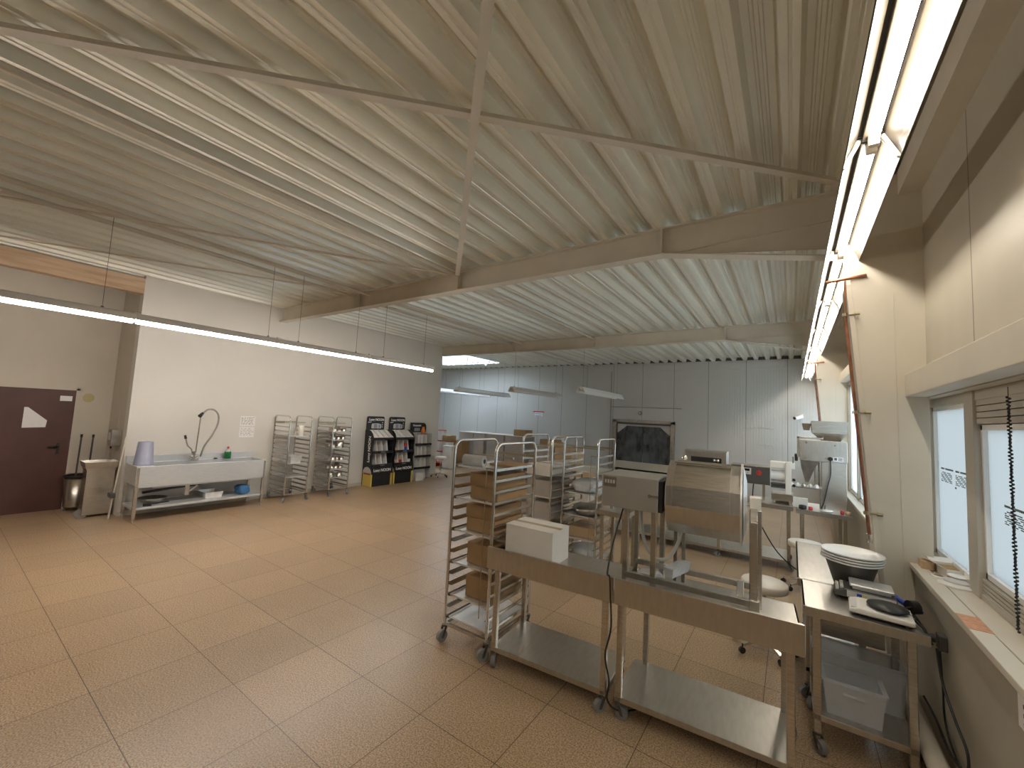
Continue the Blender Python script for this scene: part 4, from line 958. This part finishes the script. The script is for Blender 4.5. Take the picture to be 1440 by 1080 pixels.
# ------------------------------------------------------------------ display stands
def profile_side(): return [(0, .0), (.36, 0), (.36, 1.40), (.22, 1.40), (.14, 1.375), (.06, 1.31), (.015, 1.22), (.0, 1.12), (.03, .98), (.03, .86), (0, .80), (0, .76), (.03, .70), (.03, .60), (0, .52)]
def stand(label, loc, W, side):
    t = thing('display_stand', label, 'display stand', loc, R(90), 'black cardboard display stands')
    obj('side_panel', MB().prism(profile_side(), 'x', 0, .012), 'blackcard', t); obj('side_panel', MB().prism(profile_side(), 'x', W - .012, W), 'blackcard', t)
    obj('back_panel', MB().box(.012, W - .012, .345, .36, 0, 1.40), 'pocket', t)
    b = MB(); r = .05; pts = [(0.01, 1.38), (W - .09, 1.38), (W - .09, 1.74 - r)] + [(W - .09 - r + r * math.cos(R(a)), 1.74 - r + r * math.sin(R(a))) for a in (30, 60, 90)] + [(.01 + r - r * math.sin(R(a)), 1.74 - r + r * math.cos(R(a))) for a in (0, 30, 60)] + [(.01, 1.74 - r)]
    b.prism(pts, 'y', .335, .352)
    h = obj('header_board', b, 'blackcard', t)
    cxh = (W - .08) / 2
    text('header_lettering', 'Long NOON', .085, (cxh + .02, .333, 1.655), (R(90), 0, 0), 'paper', h, sx=1.0)
    b = MB(); b.prism([(cxh - .13, 1.43), (cxh + .17, 1.43), (cxh + .17, 1.535), (cxh + .06, 1.56), (cxh - .10, 1.555), (cxh - .13, 1.53)], 'y', .331, .334)
    obj('product_picture', b, 'greylt', h)
    b = MB().box(cxh - .06, cxh + .04, .3295, .331, 1.44, 1.545).box(cxh + .085, cxh + .14, .3295, .331, 1.45, 1.53)
    obj('picture_pack', b, 'lilac', h)
    b = MB()
    for k in range(3): b.prism([(W - .155 + .016 * math.cos(R(a)), 1.47 + k * .055 + .016 * math.sin(R(a))) for a in range(0, 360, 45)], 'y', .331, .334)
    b.prism([(.03, 1.575), (.12, 1.58), (.16, 1.605), (.05, 1.60)], 'y', .331, .334)
    obj('header_mark', b, 'greylt', h)
    obj('plinth', MB().box(.012, W - .012, .03, .34, 0, .30), 'blackcard', t)
    o = obj('text_band', MB().box(0, W, -.006, .02, .31, .48), 'blackcard', t)
    text('band_lettering', 'Long NOON', .098, (W / 2 + .0, -.008, .395), (R(90), 0, 0), 'paper', o)
    for z in (.50, .83): 
        obj('shelf', MB().box(.012, W - .012, .02, .345, z, z + .012), 'pocket', t)
        obj('shelf_lip', MB().box(.0, W, .004, .016, z - .015, z + .05), 'blackcard', t)
        b = MB().box(W * .4, W * .6, .001, .004, z + .01, z + .026); obj('lip_mark', b, 'grey', t)
        for k in range(1, 4): obj('divider', MB().prism([(.03, z + .012), (.345, z + .012), (.345, z + .31), (.10, z + .30)], 'x', W * k / 4 - .007, W * k / 4 + .007), 'paper', t)
    obj('shelf_lip', MB().box(.0, W, .004, .02, 1.15, 1.215), 'blackcard', t)
    obj('sloped_tray', MB().prism([(.02, 1.215), (.30, 1.39), (.345, 1.39), (.345, 1.21)], 'x', .012, W - .012), 'paper', t)
    for k in range(1, 4): obj('divider', MB().prism([(.02, 1.215), (.30, 1.395), (.28, 1.41), (.02, 1.26)], 'x', W * k / 4 - .003, W * k / 4 + .003), 'greylt', t)
    g = MB()
    for x0 in ((-.003, 0),): g.prism([(.005, .005), (.33, .005), (.33, .38), (.26, .46), (.16, .48), (.06, .44), (.005, .37)], 'x', -.004, 0)
    s_ = obj('side_graphic', g, 'yellow', t)
    obj('graphic_panel', MB().prism([(.005, .30), (.33, .30), (.33, .38), (.26, .46), (.16, .48), (.06, .44), (.005, .37)], 'x', -.006, -.004), 'greylt', s_)
    obj('graphic_banner', MB().box(-.007, -.004, .03, .30, .29, .33), 'red', s_)
    # lettering on the narrow side, reading upwards
    text('side_lettering', 'Long NOON', .12, (-.002, .15, .92), (R(90), R(-90), R(-90)), 'paper', t)
    obj('front_post', MB().box(-.002, .03, -.004, .03, 0, .30).box(W - .03, W + .002, -.004, .03, 0, .30), 'yellow', t)
    return t
stand('empty black display stand with a yellow side picture, beside the can trolley', (-8.56, 6.47, 0), .64, True)
s2 = stand('black display stand with packs in its pockets, middle of the three', (-8.56, 7.17, 0), .64, True)
def pack(x, z, mt, k):
    single('pack', MB().box(-.05, .05, -.02, .02, 0, .10), mt, 'small coloured pack in a pocket of the middle display stand', 'pack', 'packs in the middle display stand', loc=(-8.56 - .10, 7.17 + x, z), rot=R(90))
for k, (x, z, mt) in enumerate(((.09, .845, 'cardlt'), (.41, .845, 'blue'), (.41, .95, 'red'), (.09, .515, 'cardlt'), (.25, .515, 'red'), (.55, .515, 'whitecard'), (.25, .62, 'cardlt'))): pack(x, z, mt, k)
t = thing('display_stand', 'grey pocketed display stand with a rounded black header, by the wall end', 'display stand', (-8.62, 7.90, 0), R(90), None)
W = .62
obj('back_board', MB().box(.014, W - .014, .215, .2199, .05, 1.30), 'pocket', t)
obj('board', MB().box(0, W, .22, .30, .05, 1.32).box(0, .014, .0, .22, .05, 1.30).box(W - .014, W, .0, .22, .05, 1.30), 'greylt', t)
pts = [(.0, 1.25), (W - .02, 1.25), (W - .02, 1.48)] + [(W - .14 + .12 * math.cos(R(a)), 1.48 + .12 * math.sin(R(a))) for a in (30, 60, 90)] + [(0, 1.60)]
h = obj('header_board', MB().prism(pts, 'y', .24, .255), 'blackcard', t)
text('header_lettering', 'Noonmix', .08, (.24, .238, 1.52), (R(90), 0, 0), 'paper', h)
obj('product_picture', MB().box(.14, .36, .236, .239, 1.36, 1.45), 'grey', h)
b = MB()
for k in range(3): b.box(.43, .455, .236, .239, 1.34 + k * .05, 1.37 + k * .05)
obj('header_mark', b, 'greylt', h)
for z in (.33, .66, .99):
    obj('shelf', MB().box(.01, W - .01, .0, .22, z, z + .012), 'greylt', t)
    obj('shelf_lip', MB().box(0, W, -.006, .006, z - .02, z + .04), 'blackcard', t)
    for k in range(1, 4): obj('divider', MB().prism([(.02, z + .012), (.22, z + .012), (.22, z + .28), (.06, z + .27)], 'x', W * k / 4 - .006, W * k / 4 + .006), 'paper', t)
obj('base_panel', MB().prism([(.05, 0), (W - .05, 0), (W - .1, .30), (.02, .30)], 'y', .10, .22), 'greylt', t)
single('carton', MB().box(-.13, .13, -.03, .03, 0, .22), 'whitecard', 'white leaflet box leaning at the foot of the grey display stand', 'box', loc=(-8.58, 8.10, 0), rot=R(90))
single('orange_bag', MB().lathe([(.05, 0), (.07, .05), (.05, .12), (.03, .17), (.05, .19)], n=10), 'orange', 'orange crinkled bag on top of the grey display stand', 'bag', loc=(-8.77, 8.30, 1.30))

# ================================================================== BACK OF THE HALL
def pallet(label, x0, x1, y0, y1, mt='timber'):
    t = thing('pallet', label, 'pallet', ((x0 + x1) / 2, (y0 + y1) / 2, 0), 0, 'pallets at the back')
    w_, d_ = (x1 - x0) / 2, (y1 - y0) / 2
    b = MB()
    for k in range(5):
        yy = -d_ + k * (2 * d_ - .1) / 4; b.box(-w_, w_, yy, yy + .1, .12, .14)
    obj('deck', b, mt, t)
    b = MB()
    for xx in (-w_, -.05, w_ - .1): b.box(xx, xx + .1, -d_, d_, .0, .12)
    obj('bearer', b, mt, t)
    return t
pallet('pallet under the tall grey cartons, the one nearer the white wall', -10.42, -9.2, 11.7, 12.5); pallet('pallet under the tall grey cartons, the one nearer the swing door', -9.1, -7.45, 11.7, 12.5)
for x0, x1, lb in ((-10.4, -9.72, 'tall grey carton with cream top, nearest the white wall end'), (-9.7, -9.22, 'narrow tall carton between the two grey stacks, dark gap beside it'), (-9.08, -8.32, 'tall grey carton in the middle of the pallet row'), (-8.28, -7.5, 'tall grey carton carrying a small brown carton')):
    t = carton(((x0 + x1) / 2, 12.08, .14), 0, lb, x1 - x0, .72, 1.09, 'greycard', 'tall grey cartons on pallets', tape=False)
    obj('cream_cover', MB().box(-(x1 - x0) / 2 - .01, (x1 - x0) / 2 + .01, -.37, .37, 1.095, 1.11), 'whitem', t)
carton((-7.75, 12.05, 1.25), 0, 'small brown carton on top of the tall grey carton row', .52, .4, .21)
carton((-6.55, 11.9, .86), 0, 'brown carton behind the second trolley on the stacked boxes', .6, .4, .36)
pallet('pallet behind the second trolley carrying stacked boxes', -7.1, -5.9, 11.4, 12.3)
k = 0
for z in (.14, .50):
    for x in (-6.8, -6.2):
        carton((x, 11.85, z), 0, 'grey carton, %s layer of the stack behind the second trolley, %s' % ('lower' if z < .3 else 'upper', 'closer to the grey cartons' if x < -6.5 else 'closer to the swing door'), .58, .8, .355, 'greycard', 'grey cartons behind the second trolley')
pallet('pallet with pale cartons behind the bag trolley', -5.75, -4.65, 9.6, 10.4)
for z in (.14, .48, .82):
    for x in (-5.46, -4.93):
        carton((x, 10.0, z), 0, 'pale brown carton, %s layer behind the bag trolley, %s' % ({.14: 'bottom', .48: 'middle', .82: 'top'}[z], 'farther from the drum' if x < -5.2 else 'nearer the drum'), .51, .7, .335, 'cardlt' if x > -5.2 else 'greycard', 'pale cartons behind the bag trolley')
carton((-5.3, 10.0, 1.16), R(5), 'small brown carton topping the pale cartons behind the bag trolley', .4, .3, .12)
carton((-4.2, 9.3, 0), R(2), 'white carton on the floor behind the motor box', .5, .45, .55, 'whitecard')
carton((-4.2, 9.3, .555), R(-4), 'pale brown carton on the white carton behind the motor box', .48, .42, .26, 'cardlt')
def bucket(label, loc, r=.15, h=.36):
    t = thing('bucket', label, 'bucket', loc, 0, 'white buckets with red lids')
    obj('pail', MB().lathe([(r * .85, 0), (r, h)], n=20), 'white', t)
    obj('lid', MB().lathe([(r + .012, h - .01), (r + .012, h + .02), (0, h + .022)], n=20, cap1=False), 'red', t)
pallet('red pallet under the white buckets by the wall end', -11.1, -10.0, 10.6, 11.4, 'red')
for x, nn, nm in ((-10.62, 3, 'stack half hidden by the white wall'), (-10.22, 2, 'stack beside the tall grey cartons')):
    for j in range(nn): bucket('white bucket with red lid, %s in the %s' % (['bottom', 'second', 'third'][j], nm), (x, 11.0, .14 + j * .385))
carton((-10.2, 10.95, .91), R(8), 'brown carton on the bucket stack beside the tall grey cartons', .36, .34, .2)
carton((-9.85, 10.62, 0), R(10), 'white carton on the floor before the red pallet', .36, .3, .78, 'whitecard')
carton((-9.95, 11.35, .0), R(0), 'brown tall carton squeezed behind the white floor carton', .4, .4, .95)
# small fittings on the back wall
t = thing('wall_notice', 'notice with a dark red header on the back wall', 'notice', (-8.22, YB, 2.07))
obj('header', MB().box(-.25, .25, -.02, 0, .06, .10), 'red', t); obj('sheet', MB().box(-.17, .17, -.012, 0, -.10, .055), 'paper', t)
obj('text_line', MB().box(-.14, .14, -.014, -.012, -.01, .005).box(-.14, .12, -.014, -.012, -.09, -.075), 'blue', t)
t = thing('wall_sounder', 'small round alarm unit above the swing door', 'alarm', (-4.22, YB, 2.25))
b = MB(); b.T = Matrix.Rotation(R(90), 4, 'X'); b.lathe([(.07, 0), (.07, .04), (.045, .07), (0, .075)], n=20, cap1=False)
obj('base', b, 'grey', t)
b = MB(); b.T = Matrix.Rotation(R(90), 4, 'X'); b.lathe([(.03, .07), (.025, .085), (0, .09)], n=14, cap1=False)
obj('lens', b, 'white', t)
tag(obj('cable_conduit', MB().tube([(-5.26, YB - .02, 3.7), (-5.26, YB - .02, .2)], .015, 8).tube([(-5.26, YB - .02, 2.44), (-2.9, YB - .02, 2.44)], .012, 8), 'grey'), 'grey conduit running down the back wall and across above the swing door', 'conduit')
t = thing('security_camera', 'white security camera on the back wall near the far column', 'camera', (.14, YB, 2.30))
obj('arm', MB().tube([(.12, 0, .08), (.12, -.12, .08), (.05, -.16, .05)], .016, 8), 'white', t)
obj('camera_body', MB().cyl((.10, -.12, .03), (-.06, -.24, -.03), .055, n=16), 'white', t)
obj('camera_lens', MB().cyl((-.055, -.236, -.028), (-.075, -.25, -.035), .04, n=16), 'black', t)
def scrawl(label, x, z, w_, n):
    b = MB(); rnd = random.Random(n); q = x
    pts = []
    while q < x + w_: pts.append((q, YB - .004, z + rnd.uniform(-.03, .03))); q += .03
    b.tube(smooth_path(pts, 3), .004, 5)
    return tag(obj('pen_mark', b, 'grey'), label, 'handwriting', None)
scrawl('faint long pencil scrawl on the back wall', -1.2, 1.95, .8, 3); scrawl('faint short pencil scrawl on the back wall under the long one', -.75, 1.45, .35, 5)
